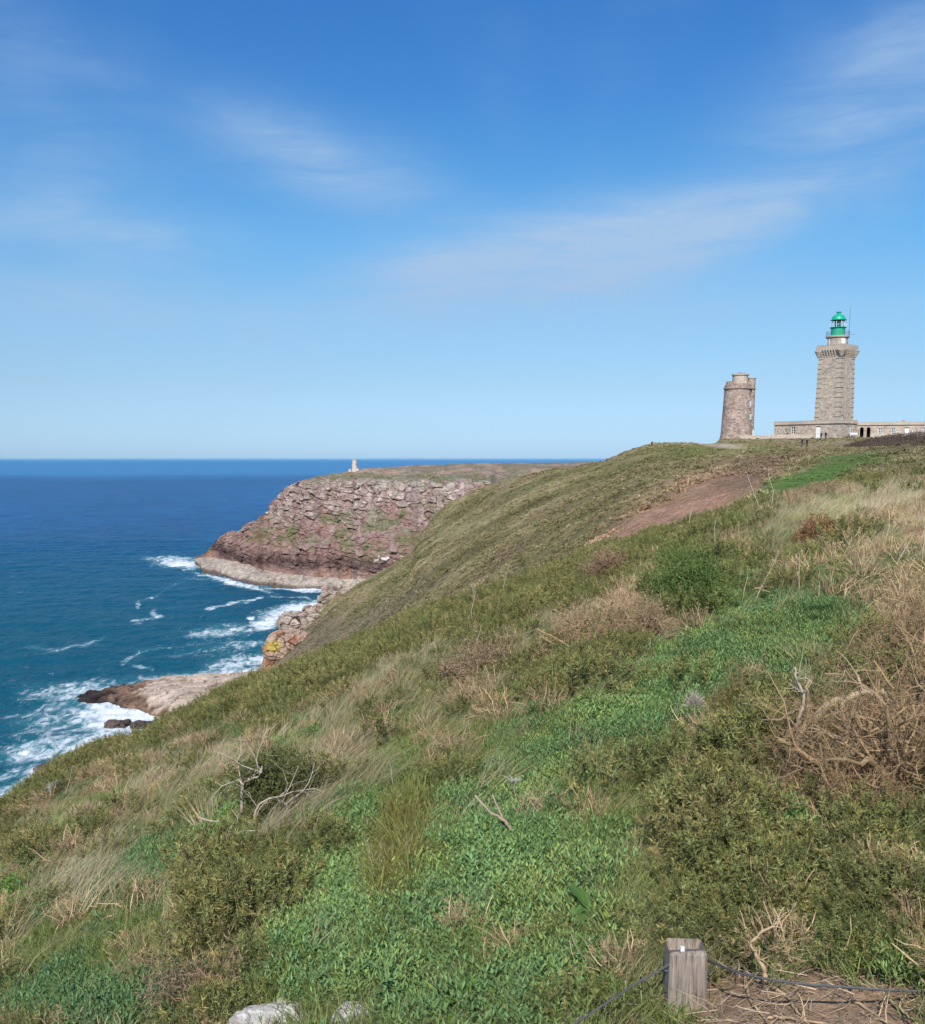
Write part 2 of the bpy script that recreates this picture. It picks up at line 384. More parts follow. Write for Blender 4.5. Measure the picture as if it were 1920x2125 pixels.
# species field: each entry  kind: (u, v, ru, rv, rotation, strength); read off the photograph, used on the ground points they hit
FIELD = {
 'leaf': [(1560,1330,200,90,-8,1.62),(1400,1400,150,70,-25,1.50),(1330,1480,190,70,-30,1.62),(1230,1560,170,80,-25,1.50),(1120,1650,190,70,-20,1.25),(1090,1790,190,120,0,1.50),(1130,1700,200,60,0,1.12),
          (980,1940,260,110,0,1.25),(1150,2060,200,90,0,1.38),(690,1860,110,120,0,1.38),(340,1800,140,60,-22,1.56),(200,2080,170,60,0,1.12),(860,2080,200,70,0,1.12),(760,1700,90,60,0,1.00),(1240,1920,100,120,0,1.25),(1690,1200,120,40,0,0.62),(520,1680,60,50,0,0.75)],
 'gorse': [(120,1625,150,26,-30,1.46),(450,1490,170,38,-25,1.46),(640,1420,170,50,-27,1.46),(850,1335,190,50,-24,1.57),(1040,1290,190,60,-24,1.34),(1160,1400,150,45,-20,1.23),(1250,1200,150,45,-25,1.34),(1430,1230,95,75,0,1.5),
          (1370,1140,110,35,-25,1.2),(1500,1100,120,35,-25,1.0),(1700,1005,160,30,-10,1.2),(1600,1170,170,35,0,.8),(1580,1890,150,150,0,1.3),(1780,1920,200,95,0,1.2),(1480,1740,130,50,-10,1.0),(1590,1610,55,70,0,.80),(480,1930,80,130,-25,1.57),(560,1830,70,70,-40,1.34),(590,1650,55,60,0,1.34),(1850,1750,130,90,0,1.1),(250,1720,60,25,-30,0.90),(40,1760,80,30,-30,0.78),(1020,1470,60,40,0,0.78),(700,1780,50,70,0,0.90),(500,2080,70,60,0,1.01)],
 'dry': [(820,1430,150,50,-32,1.23),(700,1560,45,120,25,1.23),(600,1720,55,90,25,1.07),(350,1590,120,40,-38,1.11),(420,1640,100,30,-38,0.98),(150,1850,130,45,-40,1.07),(390,1880,45,75,20,1.15),(60,1730,90,30,-40,0.90),(230,1740,110,25,-38,0.82),(1720,1085,220,40,-6,1.0),(1860,1060,110,50,0,1.05),
         (1370,1800,80,90,20,1.3),(1320,2010,60,80,0,1.5),(1050,1450,80,30,-30,.9),(1180,1300,120,30,-25,.7),(1330,1210,90,20,-30,.8),(1450,2030,60,70,0,1.2),(420,2040,50,70,0,0.74),(780,1640,60,40,-30,0.66),(950,1530,70,40,0,0.66)],
 'grass': [(850,1760,60,150,10,1.5),(200,1690,150,50,-30,1.1),(900,1570,130,60,-20,1.2),(1000,1560,90,60,0,.8),(820,1960,110,90,0,1.0),(1000,1990,120,60,0,1.1),(1250,1720,90,90,10,1.0),(1320,1900,60,110,0,1.0),(1680,1150,220,35,0,.9),(1800,1200,140,40,0,.9),(300,1960,130,90,-20,1.2),(130,1960,110,60,-20,1.0),(480,1770,60,50,0,.8),(600,2020,120,70,0,.9),(480,1560,80,35,-35,.8),(1500,1660,60,40,0,.7),(1150,1250,70,25,0,.7),(330,2050,90,50,0,.9)],
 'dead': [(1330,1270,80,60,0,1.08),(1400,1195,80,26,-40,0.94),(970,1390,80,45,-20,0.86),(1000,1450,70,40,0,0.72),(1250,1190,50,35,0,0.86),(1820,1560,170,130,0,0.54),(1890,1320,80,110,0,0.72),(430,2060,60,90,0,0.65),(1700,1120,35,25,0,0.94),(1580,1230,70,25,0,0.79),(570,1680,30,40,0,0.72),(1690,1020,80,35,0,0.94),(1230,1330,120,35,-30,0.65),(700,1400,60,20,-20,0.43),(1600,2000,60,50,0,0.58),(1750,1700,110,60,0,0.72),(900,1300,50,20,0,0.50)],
 'herb': [(1600,1700,90,50,0,1.4),(935,1575,30,20,0,1.3),(860,1620,30,25,0,1.2),(1060,1665,40,22,0,1.2),(30,1890,60,60,0,1.2),(720,2020,70,70,0,.9),(1640,1740,60,40,0,1.2),(880,1970,50,60,0,.8),(1440,1960,20,15,0,.8)],
 'bare': [(1640,2085,190,40,0,2.4),(1590,2052,130,34,3,2.2),(1560,2095,240,60,0,2.6),(1680,2080,330,52,2,2.6),(1720,2075,260,32,2,2.2),(1830,2115,180,26,0,2.0),(1500,2085,90,45,0,2.2),(1700,2300,420,170,0,3.0),(60,2035,70,30,-20,1.3),(330,2112,60,22,0,1.5),(910,1535,45,18,0,1.1),(930,1480,30,24,0,1.0),(830,1880,30,20,0,.6)],
}
KINDS = list(FIELD)
BASE = {'leaf': .36, 'gorse': .16, 'dry': .28, 'grass': .38, 'dead': .05, 'herb': -.05, 'bare': -.15}
def field(p):
    """score of every species at world points"""
    u, v = PIX(p); x, y = p[:, 0], p[:, 1]
    wu = u + 26 * fbm(x / .8, y / .8, 0, 3, 51); wv = v + 16 * fbm(x / .8, y / .8, 9.0, 3, 52)
    sc = {}
    for i, k in enumerate(KINDS):
        s = np.zeros(len(u))
        for (a, b, ra, rb, rot, st) in FIELD[k]:
            c_, s_ = math.cos(math.radians(rot)), math.sin(math.radians(rot))
            dx, dy = wu - a, wv - b
            r = ((dx*c_ + dy*s_)/ra)**2 + ((-dx*s_ + dy*c_)/rb)**2
            s = np.maximum(s, 0.85 * st * np.exp(-0.9 * r**1.1))
        sc[k] = s + BASE[k] + 0.42 * fbm(x / 1.4, y / 1.4, i * 7.3, 4, 60 + i) + 0.34 * fbm(x / .42, y / .42, i * 3.1, 3, 90 + i)
    return sc
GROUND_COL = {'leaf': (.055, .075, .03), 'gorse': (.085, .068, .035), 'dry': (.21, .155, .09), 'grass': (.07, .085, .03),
              'dead': (.10, .072, .048), 'herb': (.06, .09, .025), 'bare': (.36, .25, .165)}  # dead: soil darkened so the gaps under the bushes read as shade
def near_mesh():
    nq, ny = 340, 360
    q = np.linspace(-0.8, 0.8, nq); t = np.linspace(0, 1, ny)
    y = -3.0 + 4.0 * np.minimum(t / 0.06, 1) + np.where(t > .06, (np.exp((t - .06) / .94 * math.log(130.0)) - 1.0), 0)
    Y = np.repeat(y[:, None], nq, 1); Q = np.repeat(q[None], ny, 0)
    X = Q * np.maximum(Y, 0) + Q * 4.0 * (1 - sst(Y, 1, 8)) ; Z = near_z(X, Y)
    V = np.stack([X, Y, Z], -1).reshape(-1, 3)
    front = V[:, 1] > 1.2; col = np.full((len(V), 3), .1)
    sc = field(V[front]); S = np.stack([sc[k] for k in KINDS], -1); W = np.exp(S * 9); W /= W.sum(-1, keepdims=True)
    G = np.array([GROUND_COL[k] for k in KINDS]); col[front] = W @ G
    col[~front] = (.08, .08, .04)
    col *= (1 + 0.25 * fbm(V[:, 0] / .3, V[:, 1] / .3, 0, 4, 33))[:, None]
    return mesh_np('near_slope', V, [grid_faces(ny, nq)], True, col)
def soil_mat():
    m, t, out = new_mat('soil_and_litter'); c = objco(t)
    n1 = noise(t, 14.0, 8.0, 0.7, c); n2 = noise(t, 70.0, 4.0, 0.6, c)
    col = MIX(t, 1.0, vcol(t), RAMP(t, n1, [(0.25, (0.62, 0.60, 0.58)), (0.75, (1.35, 1.32, 1.28))]), 'MULTIPLY')
    h = M_(t, 'ADD', n1, M_(t, 'MULTIPLY', n2, 0.4))
    principled(t, out, col, 0.95, 0.1, bump(t, h, 0.8, 0.04)); return m
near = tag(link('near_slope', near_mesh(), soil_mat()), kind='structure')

# ------------------------------------------------------------------ middle hill below the lighthouse
def midA(u): return interp(u, RIDGE) + 26
def midA_d(u): return interp(u, [(480, 235), (640, 190), (760, 160), (900, 122), (1050, 100), (1200, 82), (1300, 70), (1480, 60), (1700, 52), (1920, 48), (2400, 46)])
MID_TOP = [(480, 1440), (535, 1400), (552, 1352), (575, 1322), (620, 1296), (660, 1268), (690, 1232), (740, 1212), (800, 1182), (850, 1146), (878, 1100), (930, 1046), (1000, 1012),
           (1100, 986), (1160, 970), (1235, 957), (1290, 940), (1350, 921), (1400, 918), (1470, 921), (1484, 919), (1497, 910), (1550, 910), (1650, 910), (1800, 909), (1920, 908), (2400, 900)]
def mid_top(u): return interp(u, MID_TOP)
def mid_top_d(u): return interp(u, [(480, 272), (690, 305), (800, 318), (885, 325), (1000, 320), (1100, 308), (1235, 288), (1350, 258), (1480, 247), (1650, 240), (1800, 236), (1920, 232), (2400, 225)])
def mid_c(u): return interp(u, [(480, 1441), (885, 1110), (1100, 1000), (1235, 972), (1350, 940), (1480, 933), (1650, 929), (1800, 928), (1920, 926), (2400, 918)])
def mid_c_d(u): return interp(u, [(480, 270), (885, 300), (1100, 290), (1235, 268), (1350, 238), (1480, 226), (1650, 219), (1800, 214), (1920, 210), (2400, 205)])
def mid_depth(u, v):
    """northing of the hill surface at pixel (u, v)"""
    u = np.asarray(u, float); v = np.asarray(v, float)
    va, vt = midA(u), mid_top(u); vc = np.clip(mid_c(u), vt + 0.25 * (va - vt) * 0.1, va - 1)
    ia, ic, it = 1/midA_d(u), 1/mid_c_d(u), 1/mid_top_d(u)
    t1 = np.clip((va - v) / np.maximum(va - vc, 1), 0, 1); t2 = np.clip((vc - v) / np.maximum(vc - vt, .5), 0, 1)
    return 1 / np.where(v > vc, ia + (ic - ia) * t1, ic + (it - ic) * t2)
def mid_pt(u, v): return P(u, v, float(mid_depth(u, v)))
def inell(u, v, a, b, ra, rb, rot):
    c_, s_ = math.cos(math.radians(rot)), math.sin(math.radians(rot)); dx, dy = u - a, v - b
    return np.exp(-(((dx*c_ + dy*s_)/ra)**2 + ((-dx*s_ + dy*c_)/rb)**2)**1.6)
def mid_colour(V, u, v):
    x, y, z = V[:, 0], V[:, 1], V[:, 2]
    n = fbm(x/14, y/14, z/14, 5, 71); n2 = fbm(x/3, y/3, z/3, 4, 72); n3 = fbm(x/40, y/40, 0, 3, 73)
    olive = np.array([.275, .24, .12]); straw = np.array([.42, .335, .20]); dark = np.array([.16, .148, .072])
    c = olive + (straw - olive) * (0.7*sst(n, -.1, .35) + .35*sst(n2, .1, .6))[:, None]
    c = c + (dark - c) * (0.60 * sst(-n + .4*n2, .05, .42))[:, None]; c = c + (np.array([.23, .155, .095]) - c) * (.35*sst(fbm(x/9, y/9, 5., 4, 76), .05, .4))[:, None]
    def put(w, col, noiseamt=.35):
        nonlocal c
        w = np.clip(w * (1 + noiseamt * n2) , 0, 1)[:, None]; c = c + (np.array(col) - c) * w
    du = 12 * n; dv = 9 * n2
    put(.95*inell(u+du, v+dv, 1425, 1052, 175, 46, -22), (.50, .295, .21), .3)
    put(.85*inell(u+du, v+dv, 1320, 1098, 110, 30, -32), (.48, .29, .205), .35)
    put(.7*inell(u+du, v+dv, 1560, 985, 110, 20, -18), (.27, .175, .125), .3)
    put(.55*inell(u+du, v+dv, 1040, 1160, 70, 14, -38), (.26, .18, .125), .3)
    put(.9*inell(u+du, v+dv, 1675, 998, 110, 16, -17), (.15, .215, .07), .5)
    put(.95*inell(u+du, v+dv, 1700, 983, 100, 17, -18), (.13, .225, .06), .3)
    put(.9*inell(u+du, v+dv, 1640, 1004, 65, 13, -18), (.135, .22, .065), .3)
    put(.6*inell(u+du, v+dv, 1800, 955, 90, 14, -10), (.12, .19, .055), .3)
    put(.7*inell(u+du, v+dv, 1440, 937, 90, 12, -2), (.17, .19, .055), .3)
    put(.6*inell(u+du, v+dv, 1600, 934, 60, 6, 0), (.11, .18, .05), .3)
    put(.75*inell(u+du, v+dv, 1620, 955, 150, 12, -8), (.25, .18, .115), .3)
    put(.7*inell(u+du, v+dv, 1850, 940, 90, 12, 0), (.26, .20, .13), .3)
    put(.7*inell(u+du, v+dv, 1700, 917, 200, 6, 0), (.32, .25, .17), .3)
    put(1.0*inell(u, v, 1500, 926, 36, 4, 4), (.50, .42, .34), .1)
    put(.75*inell(u+du, v+dv, 640, 1330, 90, 40, -30), (.235, .185, .14), .5)
    put(.6*inell(u+du, v+dv, 790, 1280, 160, 30, -32), (.22, .185, .13), .6)
    put(.5*inell(u+du, v+dv, 1250, 1030, 160, 22, -28), (.24, .20, .105), .4)
    put(.35*inell(u+du, v+dv, 1280, 960, 100, 24, -20), (.18, .175, .065), .4)
    return np.clip(c * (1 + .22*n2 + .15*n3)[:, None], .01, 1)
def mid_mesh():
    uu = np.concatenate([np.arange(500, 1960, 2.6), np.arange(1960, 2400, 9.0)])
    nt = 250; t = np.linspace(0, 1, nt); U = np.repeat(uu[None], nt, 0)
    VA, VT = midA(uu), mid_top(uu)
    Vp = VA[None] + (VT - VA)[None] * t[:, None]
    D = mid_depth(U, Vp); pts = PV(U, Vp, D)
    n = fbm(pts[..., 0]/18, pts[..., 1]/18, 0, 4, 81) * 0.9 + fbm(pts[..., 0]/3.2, pts[..., 1]/3.2, 0, 3, 82) * .38
    fade = np.clip(sst(t, 0, .1), 0, 1)[:, None] * np.where(U > 1330, 1 - .85*sst(t, .75, 1)[:, None], 1.0) * sst(U, 520, 700)
    pts[..., 2] += n * fade
    back = []
    top = pts[-1]; flat = sst(uu, 1240, 1400)
    nb = fbm(top[:, 0]/4, top[:, 1]/4, 0, 2, 84)
    for dd, drop, fdrop in ((3, .9, .0), (9, 4.5, .1), (25, 18, .4), (60, 45, 1.5), (110, 75, 8), (190, 80, 80)):
        p = top.copy(); r = p[:, :2] / p[:, 1:2]; p[:, :2] += r * dd
        p[:, 2] -= drop * (1 - flat) + fdrop * flat - .4 * nb * (1 - flat); p[:, 2] = np.maximum(p[:, 2], -3); back.append(p)
    allp = np.concatenate([pts, np.array(back)], 0); nr = allp.shape[0]
    V = allp.reshape(-1, 3)
    Uf = np.repeat(uu[None], nr, 0).ravel(); Vf = np.concatenate([Vp, np.repeat(VT[None], len(back), 0)], 0).ravel()
    return mesh_np('middle_hill', V, [grid_faces(nr, len(uu))], True, mid_colour(V, Uf, Vf))
def heath_mat():
    m, t, out = new_mat('heath_ground'); c = objco(t)
    n1 = noise(t, 0.9, 8.0, 0.7, c); n2 = noise(t, 0.25, 5.0, 0.6, c)
    col = MIX(t, 1.0, vcol(t), RAMP(t, n1, [(0.3, (0.62, 0.62, 0.58)), (0.7, (1.30, 1.27, 1.2))]), 'MULTIPLY')
    principled(t, out, col, 0.95, 0.1, bump(t, n1, 1.0, 0.8)); return m
hill = tag(link('middle_hill', mid_mesh(), heath_mat()), kind='structure')

# ------------------------------------------------------------------ far headland
FAR_TOP = [(404, 1172), (413, 1156), (433, 1141), (450, 1122), (466, 1106), (477, 1101), (491, 1104), (511, 1086), (531, 1079), (541, 1068), (558, 1060), (561, 1042),
           (577, 1026), (597, 1009), (628, 996), (665, 987), (722, 977), (765, 972), (845, 966), (900, 964), (1000, 961), (1100, 961), (1240, 959), (1500, 958)]
def far_top(u): return np.interp(u, [a for a, b in FAR_TOP], [b for a, b in FAR_TOP])
def far_ledge(u): return interp(u, [(400, 1158), (413, 1157), (440, 1157), (466, 1161), (517, 1172), (557, 1185), (600, 1191), (665, 1198), (751, 1202), (900, 1206), (1240, 1206), (1500, 1206)])
def far_sea(u): return interp(u, [(400, 1170), (413, 1176), (420, 1187), (457, 1194), (480, 1202), (540, 1215), (580, 1218), (637, 1222), (688, 1223), (900, 1228), (1240, 1228), (1500, 1228)])
def far_off(v): return interp(v, [(955, 150), (964, 112), (972, 86), (985, 66), (1000, 50), (1045, 42), (1085, 34), (1110, 24), (1140, 11), (1165, 6), (1195, 1.5), (1210, 0)])
def far_mesh():
    uu = np.concatenate([np.arange(404, 1000, 1.35), np.arange(1000, 1500, 4.0)]); nc = len(uu)
    vs, vl, vt = far_sea(uu), far_ledge(uu), np.minimum(far_top(uu), far_ledge(uu) - 2)
    w = PV(uu, vs, 1.0); ds = H / (H - w[:, 2]) * 1.0
    wl_ = PV(uu, vl, 1.0); zl = 4.5 + 1.5 * vn(uu/40, 0, 0, 7)
    dl = (H - zl) / (H - wl_[:, 2])
    dl = np.maximum(dl, ds + 3); rows = []; info = []
    for k, (zz, extra) in enumerate(((-4, -3.5), (-1, -1.2), (0.6, 0))):
        p = PV(uu, vs, ds + extra); p[:, 2] = zz; rows.append(p); info.append(np.full(nc, 0.))
    nl = 44
    for k in range(1, nl):
        t = k / nl; v = vs + (vl - vs) * (t**0.8); d = ds + (dl - ds) * t**1.4
        rows.append(PV(uu, v, d)); info.append(np.full(nc, 1.0))
    ncl = 240; o0 = far_off(vl)
    for k in range(ncl + 1):
        t = k / ncl; v = vl + (vt - vl) * t
        rows.append(PV(uu, v, dl + far_off(v) - o0)); info.append(np.full(nc, 2.0))
    P3 = np.array(rows); I3 = np.array(info)
    # break the rock: stacked beds, upright joints, fallen recesses; along the facing direction
    x, y, z = P3[..., 0], P3[..., 1], P3[..., 2]
    tilt = z + 0.10 * x
    bed = tilt / 3.0 + 1.1 * fbm(x/22, y/22, z/22, 3, 101)
    f1, f2, cid = worley(x/5.2 + .25*fbm(x/6, y/9, z/6, 2, 99), y/9, bed * .85, 103)
    g1, g2, cid2 = worley(x/1.9, y/3.4, tilt/1.25, 104)
    big = fbm(x/34, y/60, z/30, 4, 105)
    gully = np.exp(-(vn(x/16 + .15*z/10, 0, z/90, 106) / .16)**2)
    stepb = (vn(0*x, 0*y, tilt/1.1, 107) + .6*vn(x/30, 0, tilt/.55, 108))
    cliffw = (I3 == 2) * sst(z, 4, 9) * (1 - .8*sst(z, 52, 58))
    face = np.clip(cliffw, 0, 1)
    disp = face * (3.8*big + 1.8*(cid - .5) + .65*(cid2 - .5) + 1.9*fbm(x/2.6 + .3*z/9, y/4, z/11, 4, 98) + .45*stepb - 2.0*gully*sst(z, 26, 42)*sst(vn(x/40, 0, 0, 99), -.1, .3) - .6*np.exp(-((f2-f1)/.05)**2))
    edge = sst(np.arange(len(uu)), 0, 10)[None]
    P3[..., 1] -= disp * edge; P3[..., 0] -= .35 * disp * edge
    led = (I3 == 1)
    P3[..., 2] += led * (.55*(cid - .5) + .25*(cid2 - .5) + .7*fbm(x/7, y/9, 0, 4, 109) - .5*np.exp(-((f2-f1)/.04)**2))
    topw = sst(z, 50, 55) * (I3 == 2)
    P3[..., 2] += .5 * topw * fbm(x/6, y/10, 0, 3, 110) + .35*face*(cid2-.5)
    # silhouette roughness on the seaward end
    back = []; top = P3[-1]
    hi = sst(top[:, 2], 45, 54)
    for dd, dr, dh in ((4, 2.5, .2), (14, 12, 1.0), (40, 40, 3), (120, 70, 12), (220, 80, 80)):
        p = top.copy(); r = p[:, :2] / p[:, 1:2]; p[:, :2] += r * dd; p[:, 2] = np.maximum(p[:, 2] - dr*(1-hi) - dh*hi, -4); back.append(p)
    nbk = len(back); A = np.concatenate([P3, np.array(back)], 0); nr = A.shape[0]
    I4 = np.concatenate([I3, np.full((nbk, nc), 2.)], 0)
    # slope of the finished surface decides where turf holds
    du = np.gradient(A, axis=1); dv_ = np.gradient(A, axis=0); nrm = np.cross(du, dv_); nrm /= np.linalg.norm(nrm, axis=-1, keepdims=True) + 1e-9
    up = np.abs(nrm[..., 2]); V = A.reshape(-1, 3); up = up.ravel(); I = I4.ravel()
    x, y, z = V.T; f = lambda a: np.pad(a, ((0, nbk), (0, 0)), mode='edge').ravel()
    cid, cid2, big, gap = f(cid), f(cid2), f(big), f(f2 - f1)
    n = fbm(x/9, y/9, z/6, 5, 111); n2 = fbm(x/2.2, y/3, z/1.4, 3, 112); streak = fbm(x/3.5, y/6, z/28, 3, 113)
    pink = np.array([.315, .20, .165]); grey = np.array([.43, .36, .31]); rust = np.array([.34, .19, .11]); white = np.array([.56, .50, .45])
    w = np.clip(.12 + .45*sst(z, 14, 40) + .55*(cid - .5) + .5*n + .35*streak, 0, 1)
    c = pink + (grey - pink) * w[:, None]
    c = c + (rust - c) * (.5*sst(n - .35*sst(z, 20, 30), .02, .4))[:, None]
    c = c + (white - c) * (.7*sst(n2 + .5*streak + .35*sst(z, 28, 45) - .2, .10, .55)*sst(z, 18, 30))[:, None]
    c *= (0.78 + .32*(cid2) + .15*n2)[:, None]; c *= np.array([1.0, .96, .97])
    c *= (1 - .28*np.exp(-(gap/.06)**2))[:, None]
    # black lichen belt above the wave line, pale ledge below it
    belt = np.exp(-((z - 9.0 - 3*n - .012*(x+150)) / 3.6)**2) * (I == 2)
    c = c + (np.array([.075, .048, .045]) - c) * np.clip(1.15*belt*(.75 + .6*n2), 0, .93)[:, None]
    led = (I < 1.5); lc = np.array([.46, .385, .31]) * (0.82 + .35*cid2 + .3*n2)[:, None]
    wet = 1 - sst(z + 1.0*n, 0.6, 2.4); lc = lc + (np.array([.095, .06, .048]) - lc) * (.9*wet)[:, None]
    lc = lc * (1 - .4*np.exp(-(gap/.05)**2))[:, None]
    c = np.where(led[:, None], lc, c)
    # turf
    u_, v_ = PIX(V)
    turf = .8*sst(up, .62, .88) * sst(n + .5*n2, -.05, .35) * sst(z, 13, 19)
    turf = np.maximum(turf, .9*sst(n + .5*n2, -.2, .2) * inell(u_, v_, 610, 1110, 90, 22, 8))
    turf = np.maximum(turf, .9*sst(n + .5*n2, -.2, .2) * inell(u_, v_, 740, 1130, 60, 26, 25))
    turf = np.maximum(turf, .85*sst(n + .5*n2, -.2, .2) * inell(u_, v_, 690, 1075, 60, 14, -10))
    turf = np.maximum(turf, .8*sst(n + .4*n2, -.1, .2) * inell(u_, v_, 820, 1070, 110, 26, -10))
    turf = np.maximum(turf, .85*sst(n2 + .4*n, -.5, .05) * sst(z + 2*n, 49.5, 52))
    tc = np.array([.145, .145, .062]) + (np.array([.09, .14, .04]) - np.array([.145, .145, .062])) * sst(n2, -.2, .4)[:, None]
    heath = sst(z, 51, 54); tc = tc + (np.array([.22, .175, .11]) - tc) * (heath * sst(n, -.1, .3) * .8)[:, None]
    c = c + (tc - c) * np.clip(turf, 0, .95)[:, None]
    path = sst(-n + .4*n2, .0, .3) * sst(z, 52, 54.5) * (I == 2); c = c + (np.array([.42, .28, .22]) - c) * (.75*path)[:, None]
    guano = .7*inell(u_, v_, 805, 1163, 34, 15, -10) * sst(n2 + .9*(cid2 - .5), .2, .4); c = c + (np.array([.8, .78, .75]) - c) * np.clip(guano, 0, 1)[:, None]
    c *= 1.0
    return mesh_np('far_headland', V, [grid_faces(nr, nc)], False, np.clip(c, .01, .9))
def rock_mat(name, s=1.0, relief=.35):
    m, t, out = new_mat(name); c = objco(t)
    n1 = noise(t, .7*s, 8.0, 0.7, scaled(t, c, (1, 1, 2.2))); n2 = noise(t, 3.5*s, 4.0, 0.6, c)
    col = MIX(t, 1.0, vcol(t), RAMP(t, n1, [(0.28, (0.66, 0.63, 0.62)), (0.72, (1.28, 1.27, 1.25))]), 'MULTIPLY')
    h = M_(t, 'ADD', n1, M_(t, 'MULTIPLY', n2, .3))
    principled(t, out, col, 0.9, 0.2, bump(t, h, 0.9, relief/s)); return m
cliff_rock = rock_mat('sandstone_cliff')
headland = tag(link('far_headland', far_mesh(), cliff_rock), kind='structure')

# ------------------------------------------------------------------ rock shelf in the surf
def poly_sd(x, y, poly):
    """signed distance, positive inside"""
    poly = np.asarray(poly, float); d = np.full(x.shape, 1e9); ins = np.zeros(x.shape, bool); k = len(poly)
    for i in range(k):
        a, b = poly[i], poly[(i + 1) % k]; e = b - a
        t = np.clip(((x-a[0])*e[0] + (y-a[1])*e[1]) / (e @ e), 0, 1)
        d = np.minimum(d, np.hypot(x - a[0] - t*e[0], y - a[1] - t*e[1]))
        cr = ((a[1] > y) != (b[1] > y)) & (x < (b[0]-a[0])*(y-a[1])/(b[1]-a[1]+1e-12) + a[0]); ins ^= cr
    return np.where(ins, d, -d)
SHELF = [SEA(*p)[:2] for p in ((138, 1452), (170, 1436), (215, 1431), (250, 1426), (290, 1420), (330, 1416), (400, 1412), (470, 1410), (520, 1407), (620, 1400), (720, 1500), (560, 1560), (420, 1530), (372, 1500), (330, 1496), (290, 1482), (255, 1474), (215, 1462), (175, 1462))]
def shelf_mesh():
    a = np.array(SHELF); x0, y0 = a.min(0) - 8; x1, y1 = a.max(0) + 8
    xs = np.arange(x0, x1, .42); ys = np.arange(y0, y1, .5); X, Y = np.meshgrid(xs, ys)
    wx = X + 1.6*fbm(X/5, Y/5, 0, 3, 120); wy = Y + 2.2*fbm(X/5, Y/5, 5, 3, 121)
    sd = poly_sd(wx, wy, a)
    ca, sa = math.cos(.5), math.sin(.5); xr, yr = X*ca + Y*sa, -X*sa + Y*ca
    xw = xr + 1.0*fbm(X/4, Y/4, 0, 3, 127); yw = yr + 1.0*fbm(X/4, Y/4, 3, 3, 128)
    f1, f2, cid = worley(xw/7.0, yw/2.4, 0*X, 122)
    land = sst(X, a[:, 0].min() + 8, a[:, 0].min() + 26)
    z = -1.6 + np.clip(sd, -3, 2.0) * 1.15 + sst(sd, .5, 9) * (.8 + 1.9*land)
    crack = np.exp(-((f2-f1)/.06)**2)
    z = z + sst(sd, -1, 2) * (.6*(cid - .5) - .6*crack + (1.1 - .9*land)*fbm(X/2.6, Y/2.6, 0, 4, 123) + .12*fbm(X/1.2, Y/1.2, 0, 2, 125))
    V = np.stack([X, Y, z], -1).reshape(-1, 3); n = fbm(X/2.5, Y/2.5, 0, 4, 124).ravel()
    zf = V[:, 2]; dark = np.array([.040, .032, .030]); brown = np.array([.20, .125, .085]); pale = np.array([.50, .40, .32])
    lf = (V[:, 0] - a[:, 0].min()) / 46.0
    w1 = sst(zf*.25 + lf*1.6 + .35*n, .55, .95); w2 = sst(zf*.22 + lf*1.7 + .30*n, 1.15, 1.5)
    c = dark + (brown - dark)*w1[:, None]; c = c + (pale - c)*w2[:, None]
    c *= (1 + .3*n)[:, None]; c *= (.92 + .16*cid.ravel())[:, None]; c *= (1 - .6*crack.ravel())[:, None]
    return mesh_np('rock_shelf', V, [grid_faces(len(ys), len(xs))], False, np.clip(c, .01, 1))
shelf = tag(link('rock_shelf', shelf_mesh(), rock_mat('shelf_rock', 1.6, .4)), kind='structure')

# ------------------------------------------------------------------ sea, one sheet to the horizon
FOAM = [  # (u, v, ru, rv, rot, strength)
 (270,1490,150,48,8,1.05),(330,1520,90,26,10,1.0),(230,1540,170,32,-10,.75),(120,1500,110,40,0,.55),(200,1440,150,30,0,.62),(90,1560,120,22,-12,.62),(60,1600,110,16,-10,.5),(100,1610,50,30,0,.6),(30,1560,60,14,-10,.45),
 (390,1405,110,9,-2,.9),(330,1408,60,8,0,.7),(20,1640,60,20,-20,.55),(80,1440,60,20,0,.35),(150,1590,60,25,0,.5),
 (372,1170,45,9,4,1.1),(350,1160,60,5,0,.7),(440,1198,40,5,15,.8),(500,1213,60,6,15,.95),(620,1223,80,3.5,4,.95),(470,1205,80,8,12,.45),
 (600,1268,70,14,-12,.95),(640,1258,50,10,-15,1.0),(560,1290,50,12,-20,.9),(470,1310,90,14,-4,.62),(510,1335,60,8,-2,.6),(440,1320,40,6,0,.5),(525,1282,9,4,0,1.1),
 (500,1375,80,18,-12,.72),(530,1392,50,10,-10,.9),(460,1395,70,12,-8,.7),(590,1278,60,10,-12,.9),(480,1345,120,40,0,.30),(200,1520,240,90,0,.34),(580,1240,60,6,0,.2)]
STREAK = [((430,1266),(470,1256),(510,1249),(540,1240),.62,3.2),((560,1238),(610,1239),(670,1246),(690,1249),.6,2.0),((285,1292),(300,1284),(330,1280),(322,1270),.5,6),((290,1262),(292,1250),(310,1243),(326,1238),.45,3),
 ((90,1358),(140,1346),(180,1335),(215,1322),.45,4),((60,1345),(120,1350),(160,1340),(200,1334),.35,6),((255,1378),(290,1356),(330,1346),(350,1344),.45,4),((280,1384),(300,1386),(312,1388),(316,1390),.5,4),((20,1222),(26,1220),(34,1226),(40,1228),.3,3),
 ((330,1230),(380,1205),(420,1203),(450,1200),.3,3),((640,1262),(660,1258),(690,1250),(700,1248),.6,4),((160,1160),(180,1161),(200,1162),(215,1162),.25,2),((20,1560),(100,1545),(200,1520),(280,1500),.6,8),((0,1620),(60,1600),(120,1580),(160,1560),.55,7),((350,1360),(420,1352),(470,1340),(520,1330),.4,4)]
